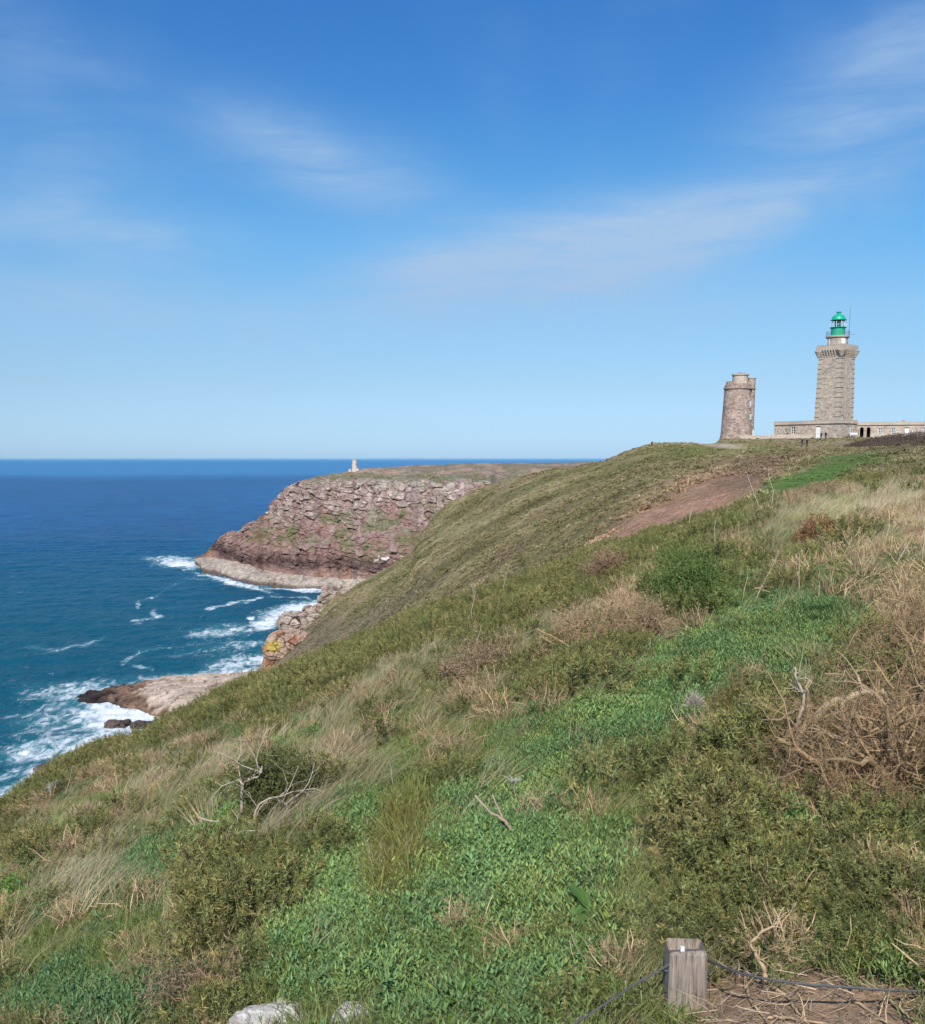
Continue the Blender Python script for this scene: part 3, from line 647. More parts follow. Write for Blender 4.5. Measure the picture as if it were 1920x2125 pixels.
def sea_mesh():
    q = np.concatenate([np.linspace(-3.0, -.64, 30)[:-1], np.linspace(-.64, .10, 430), np.linspace(.10, 3.0, 40)[1:]])
    y = np.concatenate([np.linspace(20, 150, 14)[:-1], np.geomspace(150, 760, 560), np.geomspace(760, 6000, 160)[1:], np.geomspace(6000, 250000, 40)[1:]])
    Q, Y = np.meshgrid(q, y); X = Q * Y
    amp = (1 - sst(Y, 500, 3500))
    wx = X + 7*fbm(X/60, Y/60, 0, 2, 140); wy = Y + 9*fbm(X/70, Y/70, 4, 2, 141)
    z = .42*np.sin((wy*.80 + wx*.42)/6.2) * (.5 + .5*vn(X/45, Y/45, 0, 142)) + .30*np.sin((wy*.9 - wx*.25)/3.3)*(.5+.5*vn(X/25, Y/25, 3, 143)) + .38*fbm(X/4.5, Y/3.0, 0, 3, 144)
    V = np.stack([X, Y, z*amp], -1).reshape(-1, 3)
    fl = V.copy(); fl[:, 2] = 0; m = (V[:, 1] > 60) & (V[:, 1] < 900) & (V[:, 0] < 100) & (V[:, 0] > -420)
    u, v = PIX(fl[m]); xs, ys = fl[m, 0], fl[m, 1]
    u = u + 9*fbm(xs/9, ys/9, 0, 3, 150); v = v + 5*fbm(xs/9, ys/14, 7, 3, 151)
    f = np.zeros(len(u))
    for a, b, ra, rb, rot, st in FOAM:
        c_, s_ = math.cos(math.radians(rot)), math.sin(math.radians(rot)); dx, dy = u-a, v-b
        r = ((dx*c_+dy*s_)/ra)**2 + ((-dx*s_+dy*c_)/rb)**2; f = np.maximum(f, st*np.exp(-r**1.2*.8))
    for *pts, st, wd in STREAK:
        for a, b in zip(pts[:-1], pts[1:]):
            e = np.array(b, float) - a; t = np.clip(((u-a[0])*e[0] + (v-a[1])*e[1])/(e@e), 0, 1)
            dd = np.hypot((u-a[0]-t*e[0])*.55, v-a[1]-t*e[1]); f = np.maximum(f, st*np.exp(-(dd/wd)**2))
    foam = np.zeros(len(V)); foam[m] = f
    return mesh_np('sea', V, [grid_faces(len(y), len(q))], True, None, {'foam': foam})
def sea_mat():
    m, t, out = new_mat('sea_water'); pos = t.nodes.new('ShaderNodeNewGeometry').outputs['Position']
    sx = t.nodes.new('ShaderNodeSeparateXYZ'); t.links.new(pos, sx.inputs[0])
    fa = t.nodes.new('ShaderNodeAttribute'); fa.attribute_name = 'foam'; f = fa.outputs['Fac']
    n_big = noise(t, 1.0, 4.0, .55, scaled(t, pos, (.004, .0016, .01)))
    n_mid = noise(t, 1.0, 5.0, .6, scaled(t, pos, (.035, .016, .1)))
    deep = RAMP(t, n_big, [(.3, (.003, .068, .195)), (.7, (.007, .100, .265))])
    deep = MIX(t, 1.0, deep, RAMP(t, n_mid, [(.3, (.60, .68, .75)), (.7, (1.38, 1.3, 1.22))]), 'MULTIPLY')
    coast = MIX(t, SMOOTH(t, sx.outputs[1], 260, 1100), (.008, .090, .140), deep)
    # a paler belt of water far out, partly haze put into its colour
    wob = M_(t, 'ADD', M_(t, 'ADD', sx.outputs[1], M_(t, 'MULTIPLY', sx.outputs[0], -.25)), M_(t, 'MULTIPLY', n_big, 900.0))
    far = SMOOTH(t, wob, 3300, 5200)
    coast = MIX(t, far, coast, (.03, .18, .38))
    coast = MIX(t, SMOOTH(t, sx.outputs[1], 7000, 60000), coast, (.14, .36, .54))  # distance haze painted into the farthest water
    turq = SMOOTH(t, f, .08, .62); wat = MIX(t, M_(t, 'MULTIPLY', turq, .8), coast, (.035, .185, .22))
    lace = noise(t, 1.0, 9.0, .68, scaled(t, pos, (.42, .20, .3), (0, 0, .35)), .9)
    lace2 = noise(t, 1.0, 7.0, .65, scaled(t, pos, (.11, .05, .3), (0, 0, -.25)), 1.4)
    lac = M_(t, 'ADD', M_(t, 'MULTIPLY', lace, .6), M_(t, 'MULTIPLY', lace2, .4))
    s = M_(t, 'ADD', M_(t, 'MULTIPLY', f, .60), M_(t, 'MULTIPLY', M_(t, 'SUBTRACT', lac, .5), 1.9))
    mask = SMOOTH(t, s, .16, .62)
    # scattered white horses
    caps = noise(t, 1.0, 6.0, .7, scaled(t, pos, (.05, .05, .3), (0, 0, .1)), .4)
    capm = M_(t, 'MULTIPLY', SMOOTH(t, caps, .69, .75), M_(t, 'SUBTRACT', 1.0, SMOOTH(t, sx.outputs[1], 700, 2600)))
    mask = M_(t, 'MAXIMUM', mask, M_(t, 'MULTIPLY', capm, .6))
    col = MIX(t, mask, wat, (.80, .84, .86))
    r1 = noise(t, 1.0, 6.0, .65, scaled(t, pos, (.55, .28, .5), (0, 0, .3))); r2 = noise(t, 1.0, 5.0, .6, scaled(t, pos, (.10, .045, .2), (0, 0, .35)))
    hh = M_(t, 'ADD', M_(t, 'MULTIPLY', r1, .5), M_(t, 'MULTIPLY', r2, 1.4))
    near_b = bump(t, hh, 1.0, 1.5)
    rough = M_(t, 'ADD', M_(t, 'MULTIPLY', mask, .5), .30)
    b = principled(t, out, col, rough, .5, near_b, IOR=1.33); b.inputs['Specular IOR Level'].default_value = .045
    return m
sea = tag(link('sea', sea_mesh(), sea_mat()), kind='structure')
# ------------------------------------------------------------------ lighthouse with its base building
LD = 246.0; TH = math.radians(51.0)
base_c = P(1739, 908, LD); LZ = base_c[2] - .15
def hz(v, d=LD): return P(960, v, d)[2] - LZ
E1 = np.array([math.cos(TH), -math.sin(TH), 0]); E2 = np.array([math.sin(TH), math.cos(TH), 0])
LO = np.array([base_c[0], base_c[1], LZ])
def lw(x, y, z=0.0): return LO + E1 * x + E2 * y + np.array([0, 0, z])
def loc_x(u, y, z=2.0):
    lo, hi = -40, 40
    for _ in range(50):
        mid = (lo + hi) / 2
        if PIX(lw(mid, y, z))[0] < u: lo = mid
        else: hi = mid
    return mid
def loc_y(u, x, z=2.0):
    lo, hi = -30, 30
    for _ in range(50):
        mid = (lo + hi) / 2
        if PIX(lw(x, mid, z))[0] < u: lo = mid
        else: hi = mid
    return mid
def merlons_x(par, mat, x0, x1, y0, y1, z0, z1, pitch=1.5, gap=.30):
    n = max(1, round((x1 - x0) / pitch)); w = (x1 - x0) / n
    mb = MB(); mb.box(gap/2, w - gap/2, y0, y1, z0, z1); me = mb.mesh('merlon'); me.materials.append(mat)
    for k in range(n):
        o = link('merlon', me, None, par); o.location = (x0 + k*w, 0, (0.03 if k % 3 == 1 else 0.0))
def merlons_y(par, mat, y0, y1, x0, x1, z0, z1, pitch=1.5, gap=.30):
    n = max(1, round((y1 - y0) / pitch)); w = (y1 - y0) / n
    mb = MB(); mb.box(x0, x1, gap/2, w - gap/2, z0, z1); me = mb.mesh('merlon'); me.materials.append(mat)
    for k in range(n):
        o = link('merlon', me, None, par); o.location = (0, y0 + k*w, 0)
def wall_xz(par, name, mat, x0, x1, z0, z1, y, th, holes):
    """a wall along x with real openings; holes: (xa, xb, za, zb)"""
    mb = MB(); xs = sorted({x0, x1, *[h[0] for h in holes], *[h[1] for h in holes]})
    for a, b in zip(xs[:-1], xs[1:]):
        m = (a + b) / 2; hs = sorted([(h[2], h[3]) for h in holes if h[0] < m < h[1]])
        z = z0
        for za, zb in hs:
            if za > z + 1e-4: mb.box(a, b, y, y + th, z, za)
            z = zb
        if z < z1 - 1e-4: mb.box(a, b, y, y + th, z, z1)
    return mb.build(name, mat, par)
def wall_yz(par, name, mat, y0, y1, z0, z1, x, th, holes):
    mb = MB(); ys = sorted({y0, y1, *[h[0] for h in holes], *[h[1] for h in holes]})
    for a, b in zip(ys[:-1], ys[1:]):
        m = (a + b) / 2; hs = sorted([(h[2], h[3]) for h in holes if h[0] < m < h[1]]); z = z0
        for za, zb in hs:
            if za > z + 1e-4: mb.box(x - th, x, a, b, z, za)
            z = zb
        if z < z1 - 1e-4: mb.box(x - th, x, a, b, z, z1)
    return mb.build(name, mat, par)
def window(par, cx, y, za, zb, w, axis='x', cross=True, name='window'):
    """glass, white casement bars, stone sill"""
    def B(mb, a0, a1, d0, d1, z0, z1):
        if axis == 'x': mb.box(a0, a1, y + d0, y + d1, z0, z1)
        else: mb.box(y - d1, y - d0, a0, a1, z0, z1)
    g = MB(); B(g, cx - w/2, cx + w/2, .20, .24, za, zb); win = g.build(name, dark_glass_m, par)
    f = MB(); t = .10
    B(f, cx - w/2, cx - w/2 + t, .10, .19, za, zb); B(f, cx + w/2 - t, cx + w/2, .10, .19, za, zb)
    B(f, cx - w/2 + t, cx + w/2 - t, .10, .19, za, za + t); B(f, cx - w/2 + t, cx + w/2 - t, .10, .19, zb - t, zb)
    if cross:
        B(f, cx - .07, cx + .07, .09, .185, za + t, zb - t)
        for k in (1, 2):
            z = za + (zb - za)*k/3
            B(f, cx - w/2 + t, cx - .07, .11, .18, z - .03, z + .03); B(f, cx + .07, cx + w/2 - t, .11, .18, z - .03, z + .03)
    f.build('frame', white_paint, win)
    s = MB(); B(s, cx - w/2 - .12, cx + w/2 + .12, -.10, .16, za - .16, za - .01); s.build('sill', stone_trim, win)
    l = MB(); B(l, cx - w/2 - .16, cx + w/2 + .16, -.035, .16, zb + .01, zb + .26); l.build('lintel', stone_trim, win)
    return win
def door(par, cx, y, za, zb, w, axis='x', mat=None):
    def B(mb, a0, a1, d0, d1, z0, z1):
        if axis == 'x': mb.box(a0, a1, y + d0, y + d1, z0, z1)
        else: mb.box(y - d1, y - d0, a0, a1, z0, z1)
    d = MB(); B(d, cx - w/2, cx + w/2, .12, .18, za, zb - .22); B(d, cx - w/2, cx - .02, .09, .12, za + .1, zb - .4); B(d, cx + .02, cx + w/2, .09, .12, za + .1, zb - .4)
    o = d.build('door', mat or white_paint, par)
    t = MB(); B(t, cx - w/2, cx + w/2, .22, .26, zb - .21, zb - .01); t.build('fanlight', dark_glass_m, o)
    h = MB(); B(h, cx + .08, cx + .12, .05, .09, za + 1.0, za + 1.15); h.build('handle', steel, o)
    l = MB(); B(l, cx - w/2 - .2, cx + w/2 + .2, -.04, .16, zb + .01, zb + .32); l.build('lintel', stone_trim, o)
    return o

lh = thing('lighthouse', 'tall square granite lighthouse with green lantern, rising from its crenellated base building', 'lighthouse', LO, -TH)
# shaft, battered
S0, S1 = 6.7, 6.0; T = (S0 - S1) / 2; ZS = hz(737)
mb = MB(); mb.box(-S0, 0, 0, S0, 0, ZS, taper=T); mb.box(-S0 + T, -T, T, S0 - T, ZS + .003, hz(724)); mb.build('shaft', stone_main, lh)
# quoins at three visible corners (and the hidden one), alternately long and short
nq_ = 13; z00 = 4.3; hq = (ZS - .35 - z00) / nq_
for k in range(nq_):
    z0 = z00 + k*hq; z1 = z0 + hq - .05; f = (z0 + z1)/2/ZS*T; L = 1.25 if k % 2 == 0 else .78; pr = .022
    for sx, sy in ((0, 0), (1, 0), (0, 1)):
        q = MB(); xo = -f if sx == 0 else -S0 + f; yo = f if sy == 0 else S0 - f
        xd = -1 if sx == 0 else 1; yd = 1 if sy == 0 else -1
        xa, xb = sorted((xo - xd*pr, xo + xd*L)); ya, yb = sorted((yo - yd*pr, yo + yd*.20))
        q.box(xa, xb, ya, yb, z0, z1)
        xa, xb = sorted((xo - xd*(pr - .004), xo + xd*.20)); ya, yb = sorted((yo + yd*.201, yo + yd*L)); q.box(xa, xb, ya, yb, z0, z1)
        ob = q.build('quoin', stone_trim, lh)
        c = MB(); e = .14 if k % 2 == 0 else .10
        xa, xb = sorted((xo - xd*(pr+e), xo + xd*(L+.05))); ya, yb = sorted((yo - yd*(pr+e), yo + yd*(.1))); c.box(xa, xb, ya, yb, z1 - .17, z1 + .02)
        xa, xb = sorted((xo - xd*(pr+e-.004), xo + xd*.1)); ya, yb = sorted((yo + yd*.101, yo + yd*(L+.05))); c.box(xa, xb, ya, yb, z1 - .17, z1 + .02)
        c.build('drip_course', stone_trim, ob)
# plain vertical band on the narrow face and small openings
b_ = MB(); b_.add([(-.02 + .02, 2.1, 5.0), (.05, 2.1, 5.0), (.05, 2.9, 5.0), (0, 2.9, 5.0), (-T*.97, 2.1, ZS-1.5), (-T*.97+.05, 2.1, ZS-1.5), (-T*.97+.05, 2.9, ZS-1.5), (-T*.97, 2.9, ZS-1.5)],
                  [[(0, 3, 2, 1), (4, 5, 6, 7), (0, 1, 5, 4), (1, 2, 6, 5), (2, 3, 7, 6), (3, 0, 4, 7)]]); b_.build('pilaster_band', stone_trim, lh)
w0 = window(lh, 1.25, .20, 4.6, 5.6, .8, axis='y', cross=False)
# machicolation: stepped corbels, corner turret rings, parapet
ZC0, ZC1 = ZS - .05, hz(724); PA = .56; ZP = hz(715.5)
x0p, x1p, y0p, y1p = -S0 + T - PA, -T + PA, T - PA, S0 - T + PA
def corbel(along_x, p):
    mb = MB(); st = 4; w = .30
    for k in range(st):
        z0 = ZC0 + (ZC1 - ZC0)*k/st; z1 = ZC0 + (ZC1 - ZC0)*(k+1)/st - .03; d = PA*(k+1)/st
        if along_x: mb.box(p - w/2, p + w/2, T - d, T + .1, z0, z1)
        else: mb.box(-T - .1, -T + d, p - w/2, p + w/2, z0, z1)
    return mb.build('corbel', stone_trim, lh)
for k in range(7): corbel(True, -S0 + T + .85 + k*(S1 - 1.7)/6)
for k in range(7): corbel(False, T + .85 + k*(S1 - 1.7)/6)
for cx_, cy_ in ((-T, T), (-S0 + T, T), (-T, S0 - T)):
    mb = MB(); pr = []
    for k in range(5):
        z0 = ZC0 + (ZC1 - ZC0)*k/5; z1 = ZC0 + (ZC1 - ZC0)*(k+1)/5; r = .30 + .15*(k+1)
        pr += [(r - .08, z0), (r, z0 + .07), (r, z1 - .02)]
    mb.lathe([(0.01, ZC0 - .25)] + pr + [(.1, ZC1)], 20, (cx_, cy_)); mb.build('corner_corbel', stone_trim, lh)
mb = MB(); t_ = .38
mb.box(x0p, x1p, y0p, y0p + t_, ZC1, ZP); mb.box(x0p, x1p, y1p - t_, y1p, ZC1, ZP)
mb.box(x0p, x0p + t_, y0p + t_, y1p - t_, ZC1, ZP); mb.box(x1p - t_, x1p, y0p + t_, y1p - t_, ZC1, ZP)
mb.box(x0p + t_, x1p - t_, y0p + t_, y1p - t_, ZC1 + .02, ZC1 + .3); par = mb.build('parapet', stone_trim, lh)
merlons_x(lh, stone_trim, x0p, x1p, y0p + .002, y0p + t_, ZP + .003, ZP + .34, .95, .34)
merlons_y(lh, stone_trim, y0p + t_, y1p, x1p - t_, x1p - .002, ZP + .003, ZP + .34, .95, .34)
# drum, gallery, lantern
cx_, cy_ = -S0/2, S0/2; ZD = hz(692.8)
mb = MB(); mb.lathe([(2.50, ZC1 + .2), (2.42, ZD - .5)], 40, (cx_, cy_)); mb.build('drum', stone_main, lh, True)
mb = MB(); mb.lathe([(2.40, ZD - .52), (2.75, ZD - .4), (2.80, ZD - .12), (2.74, ZD), (1.0, ZD + .01)], 40, (cx_, cy_)); mb.build('gallery', stone_trim, lh)
for ang, nm in ((-115, 'window'), (-28 - 0, 'door')):
    a = math.radians(ang); ca, sa = math.cos(a), math.sin(a); m = MB()
    def rb(mb, r0, r1, s0, s1, z0, z1):
        pts = [(r0, s0), (r1, s0), (r1, s1), (r0, s1)]; V = [(cx_ + r*ca - s*sa, cy_ + r*sa + s*ca, z) for z in (z0, z1) for r, s in pts]
        mb.add(V, [[(0, 3, 2, 1), (4, 5, 6, 7), (0, 1, 5, 4), (1, 2, 6, 5), (2, 3, 7, 6), (3, 0, 4, 7)]])
    zb0 = ZC1 + 1.35; zt = ZD - .75
    rb(m, 2.2, 2.50, -.42, .42, zb0 if nm == 'window' else ZC1 + .3, zt); o = m.build(nm, dark_glass_m if nm == 'window' else white_paint, lh)
    m = MB(); rb(m, 2.45, 2.56, -.5, -.34, zb0, zt); rb(m, 2.45, 2.56, .34, .5, zb0, zt); rb(m, 2.45, 2.555, -.06, .06, zb0, zt); m.build('frame', white_paint, o)
ZL1 = hz(674); ZL2 = hz(659.2); ZDm = hz(645.5)
mb = MB(); mb.lathe([(1.66, ZD + .02), (1.72, ZD + .25), (1.66, ZD + .35), (1.66, ZL1 - .18), (1.98, ZL1 - .12), (2.0, ZL1), (1.5, ZL1 + .02)], 36, (cx_, cy_)); lant = mb.build('lantern_drum', lantern_green, lh, False)
mb = MB(); mb.lathe([(1.38, ZL1 + .03), (1.38, ZL2 - .02)], 24, (cx_, cy_)); gl = mb.build('lantern_glazing', pane_glass, lh)
for k in range(8):
    a = 2*math.pi*(k + .3)/8; m = MB(); px_, py_ = cx_ + 1.44*math.cos(a), cy_ + 1.44*math.sin(a)
    m.tube([(px_, py_, ZL1), (px_, py_, ZL2)], .07, 6); m.build('glazing_bar', white_paint, gl)
mb = MB(); mb.lathe([(.3, ZL1 + .1), (.75, ZL1 + .3), (.92, (ZL1+ZL2)/2), (.75, ZL2 - .3), (.3, ZL2 - .1)], 18, (cx_, cy_)); mb.build('lens', lens_glass, lh, True)
mb = MB(); prof = [(1.45, ZL2 - .05), (1.85, ZL2), (1.88, ZL2 + .12), (1.62, ZL2 + .22)]
hd = ZDm - ZL2 - .2
for k in range(8): a = k/7*math.radians(78); prof.append((1.60*math.cos(a), ZL2 + .24 + hd*math.sin(a)*.95))
mb.lathe(prof, 36, (cx_, cy_)); dome = mb.build('dome', lantern_green, lh, True)
mb = MB(); zt = ZDm - .25; mb.lathe([(.42, zt - .1), (.44, zt + .55), (.60, zt + .58), (.60, zt + .72), (.35, zt + .84), (.02, zt + .88)], 20, (cx_, cy_)); mb.build('vent_cap', lantern_green, dome)
for k in range(14):
    a = 2*math.pi*k/14; m = MB(); p = (cx_ + 2.68*math.cos(a), cy_ + 2.68*math.sin(a)); m.tube([(*p, ZD), (*p, ZD + 1.05)], .035, 5); m.build('rail_post', steel, lh)
for z in (.55, 1.05):
    a = np.linspace(0, 2*math.pi, 41); m = MB(); m.tube(np.stack([cx_ + 2.68*np.cos(a), cy_ + 2.68*np.sin(a), np.full(41, ZD + z)], -1), .028, 5, cap=False); m.build('handrail', steel, lh)
for k in range(12):
    a = 2*math.pi*k/12; m = MB(); p = (cx_ + 1.95*math.cos(a), cy_ + 1.95*math.sin(a)); m.tube([(*p, ZL1), (*p, ZL1 + .8)], .03, 5); m.build('rail_post', white_paint, lh)
ax, ay = cx_ + 2.6*math.cos(math.radians(20)), cy_ + 2.6*math.sin(math.radians(20)); zt = hz(630)
m = MB(); m.tube([(ax, ay, ZD), (ax, ay, ZD + 4.5), (ax + .02, ay, zt)], [.06, .05, .025], 6); ant = m.build('antenna', steel, lh)
m = MB(); m.tube([(ax, ay, ZD + .2), (ax + 1.0, ay + .5, ZD + .25), (ax + 1.1, ay + .55, ZD + .6)], .04, 5); m.build('antenna_arm', steel, ant)

# base building, a wing of the lighthouse
bx0, bx1, by0, by1 = loc_x(1607, -.9), 1.5, -.9, 5.9
ZW, ZW2 = hz(878.5), hz(871.5, 252)
def zat(v, x, y): return P(960, v, lw(x, y)[1])[2] - LZ
hx = []
xw = loc_x(1646.2, by0); hx.append(('window', xw, zat(900.5, xw, by0), zat(886, xw, by0), 1.05))
xd_ = loc_x(1698.4, by0); hx.append(('door', xd_, .05, zat(884.5, xd_, by0), 1.25))
for u_ in (1619, 1629.5): x_ = loc_x(u_, by0); hx.append(('slit', x_, 1.55, 2.5, .34))
yw = loc_y(1763.5, bx1); hy = [('window', yw, zat(898.8, bx1, yw), zat(883.5, bx1, yw), 1.15)]
wall_xz(lh, 'front_wall', stone_main, bx0, bx1 - .55, -.8, ZW, by0, .55, [(c - w/2, c + w/2, a, b) for _, c, a, b, w in hx])
wall_yz(lh, 'side_wall', stone_main, by0, by1, -.8, ZW, bx1, .548, [(c - w/2, c + w/2, a, b) for _, c, a, b, w in hy])
m = MB(); m.box(bx0, bx0 + .55, by0 + .55, by1 + 2, -.8, ZW); m.box(bx0 + .55, bx1 - .55, by1 - .5, by1, -.8, ZW); m.build('rear_wall', stone_main, lh)
for nm, c, a, b, w in hx:
    if nm == 'window': window(lh, c, by0, a, b, w)
    elif nm == 'slit': window(lh, c, by0, a, b, w, cross=False)
    else: door(lh, c, by0, a, b, w)
for nm, c, a, b, w in hy: window(lh, c, bx1, a, b, w, axis='y')
m = MB(); m.box(bx0 - .28, bx1 + .28, by0 - .28, by1 + .1, ZW, ZW + .22); m.build('cornice', stone_trim, lh)
m = MB(); m.box(bx0 - .14, bx1 + .14, by0 - .14, by0 + .24, ZW + .222, ZW + .60); m.box(bx1 - .24, bx1 + .14, by0 + .241, by1, ZW + .222, ZW + .60); m.box(bx0 - .14, bx0 + .24, by0 + .241, by1, ZW + .222, ZW + .60)
m.build('roof_parapet', stone_trim, lh)
merlons_x(lh, stone_trim, bx0 - .14, bx1 + .14, by0 - .142, by0 + .24, ZW + .603, ZW + .86)
merlons_y(lh, stone_trim, by0 + .3, by1, bx1 - .24, bx1 + .142, ZW + .603, ZW + .86)

# the lower east wing beside it: a building of its own line
WA = math.radians(19); wo_ = lw(bx1 - .35, by1 - .25, 0); WDIR = np.array([math.cos(WA), -math.sin(WA), 0]); WN = np.array([math.sin(WA), math.cos(WA), 0])
wing = thing('keepers_wing', 'low granite wing with two round arches and white casement windows, right of the tall lighthouse', 'building', wo_, -WA)
def wx(u, z=2.0):
    lo, hi = -5, 60
    for _ in range(50):
        mid = (lo + hi)/2
        if PIX(wo_ + WDIR*mid + np.array([0, 0, z]))[0] < u: lo = mid
        else: hi = mid
    return mid
def wz(v, x): return P(960, v, (wo_ + WDIR*x)[1])[2] - LZ
WZ = wz(881.8, 8); WL = 36.0
arch = []
for ua, ub in ((1784.5, 1793), (1798.5, 1807)):
    a, b = wx(ua), wx(ub); arch.append((a, b, 0.0, wz(886.5, a)))
ops = []
for ua, ub, va, vb, nm in ((1823.5, 1831, 902.5, 888.5, 'window'), (1850.2, 1858, 901.5, 888, 'window'), (1878, 1886.5, 906, 887, 'door'), (1893.5, 1896, 897, 889.5, 'slit'), (1914, 1921, 901, 887.5, 'window'), (1950, 1958, 901, 887.5, 'window')):
    a, b = wx(ua), wx(ub); ops.append((nm, (a + b)/2, max(wz(va, a), .05) if nm != 'door' else .05, wz(vb, a), b - a))
def arch_wall():
    """front wall with two round-headed arches and rectangular openings"""
    mb = MB(); th = .55; holes = [(c - w/2, c + w/2, a, b) for _, c, a, b, w in ops]
    for a, b, z0, z1 in arch:
        r = (b - a)/2; cxx = (a + b)/2; zs = z1 - r; n = 14
        for k in range(n):     # spandrel above the intrados
            t0, t1 = math.pi*(1 - k/n), math.pi*(1 - (k+1)/n)
            xa, za = cxx + r*math.cos(t0), zs + r*math.sin(t0); xb, zb = cxx + r*math.cos(t1), zs + r*math.sin(t1)
            V = [(xa, 0, za), (xb, 0, zb), (xb, 0, z1 + .05), (xa, 0, z1 + .05), (xa, th, za), (xb, th, zb), (xb, th, z1 + .05), (xa, th, z1 + .05)]
            mb.add(V, [[(0, 1, 2, 3), (7, 6, 5, 4), (0, 4, 5, 1)]])
        holes.append((a, b, -.8, z1 + .05))
    xs = sorted({0.0, WL, *[h[0] for h in holes], *[h[1] for h in holes]})
    for a, b in zip(xs[:-1], xs[1:]):
        m_ = (a + b)/2; z = -.8
        for za, zb in sorted([(h[2], h[3]) for h in holes if h[0] < m_ < h[1]]):
            if za > z + 1e-4: mb.box(a, b, 0, th, z, za)
            z = zb
        if z < WZ: mb.box(a, b, 0, th, z, WZ)
    return mb.build('front_wall', stone_main, wing)
arch_wall()
for nm, c, a, b, w in ops:
    if nm == 'door': door(wing, c, 0, a, b, w)
    else: window(wing, c, 0, a, b, w, cross=(nm == 'window'))
for a, b, z0, z1 in arch:
    r = (b - a)/2; cxx = (a+b)/2; zs = z1 - r
    for k in range(7):
        t0, t1 = math.pi*(1 - k/7) - .02, math.pi*(1 - (k+1)/7) + .02
        V = [(cxx + rr*math.cos(t), y, zs + rr*math.sin(t)) for y in (-.06, .08) for t, rr in ((t0, r), (t1, r), (t1, r + .28), (t0, r + .28))]
        q = MB(); q.add(V, [[(0, 1, 2, 3), (7, 6, 5, 4), (0, 4, 5, 1), (1, 5, 6, 2), (2, 6, 7, 3), (3, 7, 4, 0)]]); q.build('voussoir', stone_trim, wing)
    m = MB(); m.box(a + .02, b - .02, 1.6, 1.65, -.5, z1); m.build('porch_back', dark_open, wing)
    for xx in (a - .12, b + .12):
        m = MB(); m.lathe([(.26, -.6), (.26, .25), (.18, .3), (.17, zs - .25), (.24, zs - .2), (.27, zs), (.1, zs + .01)], 14, (xx, -.22)); m.build('column', stone_trim, wing, False)
m = MB(); m.box(-.3, WL + .2, -.25, 7.2, WZ, WZ + .2); m.build('cornice', stone_trim, wing)
m = MB(); m.box(-.1, WL + .1, -.12, .25, WZ + .202, WZ + .52); m.build('roof_parapet', stone_trim, wing)
merlons_x(wing, stone_trim, -.1, WL + .1, -.122, .25, WZ + .523, WZ + .76)
m = MB(); m.box(.0, WL, 6.5, 7.0, -.8, WZ - .01); m.box(WL - .5, WL, .55, 6.5, -.8, WZ - .01); m.build('rear_wall', stone_main, wing)
m = MB(); m.box(wx(1872) + .1, wx(1872) + .9, 2.5, 3.2, WZ + .2, WZ + 1.15); ch = m.build('chimney', stone_trim, wing)
m = MB(); m.box(wx(1872) + .02, wx(1872) + .98, 2.42, 3.28, WZ + 1.152, WZ + 1.28); m.build('chimney_cap', stone_trim, ch)
# pale panel leaning by the wing and the arches
pz = wo_ + WDIR*wx(1774) + np.array([0, -4.0, 0])
m = MB(); m.box(-.85, .85, 0, .05, .75, 1.25); m.box(-.8, -.7, .051, .10, 0, 1.2); m.box(.7, .8, .051, .10, 0, 1.2)
q = P(1772, 903, 238.0)
pn = m.build('information_panel', white_paint); pn.location = (q[0], q[1], P(1772, 909, 238)[2]); tag(pn, 'white information panel on two posts between bicycles and arches', 'sign')

# ------------------------------------------------------------------ old round tower
OD = 250.0; oc = P(1527.5, 907, OD); OZ = oc[2]
def oz(v): return P(960, v, OD)[2] - OZ
ot = thing('old_tower', 'older round pinkish stone tower with ruined top and attached stair turret', 'tower', oc, 0)
px = OD / F
rng = np.random.default_rng(5)
zr = oz(808); r0, r1 = 30.4*px, 26.3*px
mb = MB(); mb.lathe([(r0 + .4, -.9), (r0 + .18, .1), (r0 + .05, .9), (r0, 1.5), (r1, zr)], 64); mb.build('shaft', stone_old, ot, True)
mb = MB(); mb.lathe([(r1 - .02, zr), (r1 + .28, zr + .06), (r1 + .28, zr + .26), (r1 + .02, zr + .36)], 64); mb.build('string_course', stone_old, ot)
zp = oz(798); mb = MB()
n = 40
for k in range(n):      # broken parapet, every length its own height
    a0, a1 = 2*math.pi*k/n, 2*math.pi*(k+1)/n
    hgt = .95 + .18*rng.standard_normal(); ang = (a0 + a1)/2
    if math.cos(ang) < -.86: hgt *= .55
    V = [(r*math.cos(a), r*math.sin(a), z) for z in (zr + .3, zr + .3 + max(.2, hgt)) for a, r in ((a0, r1), (a1, r1), (a1, r1 - .5), (a0, r1 - .5))]
    mb.add(V, [[(0, 1, 2, 3)[::-1], (4, 5, 6, 7), (0, 1, 5, 4), (1, 2, 6, 5), (2, 3, 7, 6), (3, 0, 4, 7)]])
mb.build('parapet', stone_old, ot)
zt = oz(780); rd = 15.4*px; dx = (1532 - 1527.5)*px
mb = MB(); mb.lathe([(rd + .06, zr + .3), (rd, zt)], 40, (dx, 0)); mb.build('lantern_room', stone_trim, ot, True)
mb = MB(); mb.lathe([(rd - .01, zt), (rd + .22, zt + .08), (rd + .24, zt + .38), (rd - .2, zt + .42), (.02, zt + .43)], 40, (dx, 0)); cp = mb.build('roof_slab', stone_trim, ot)
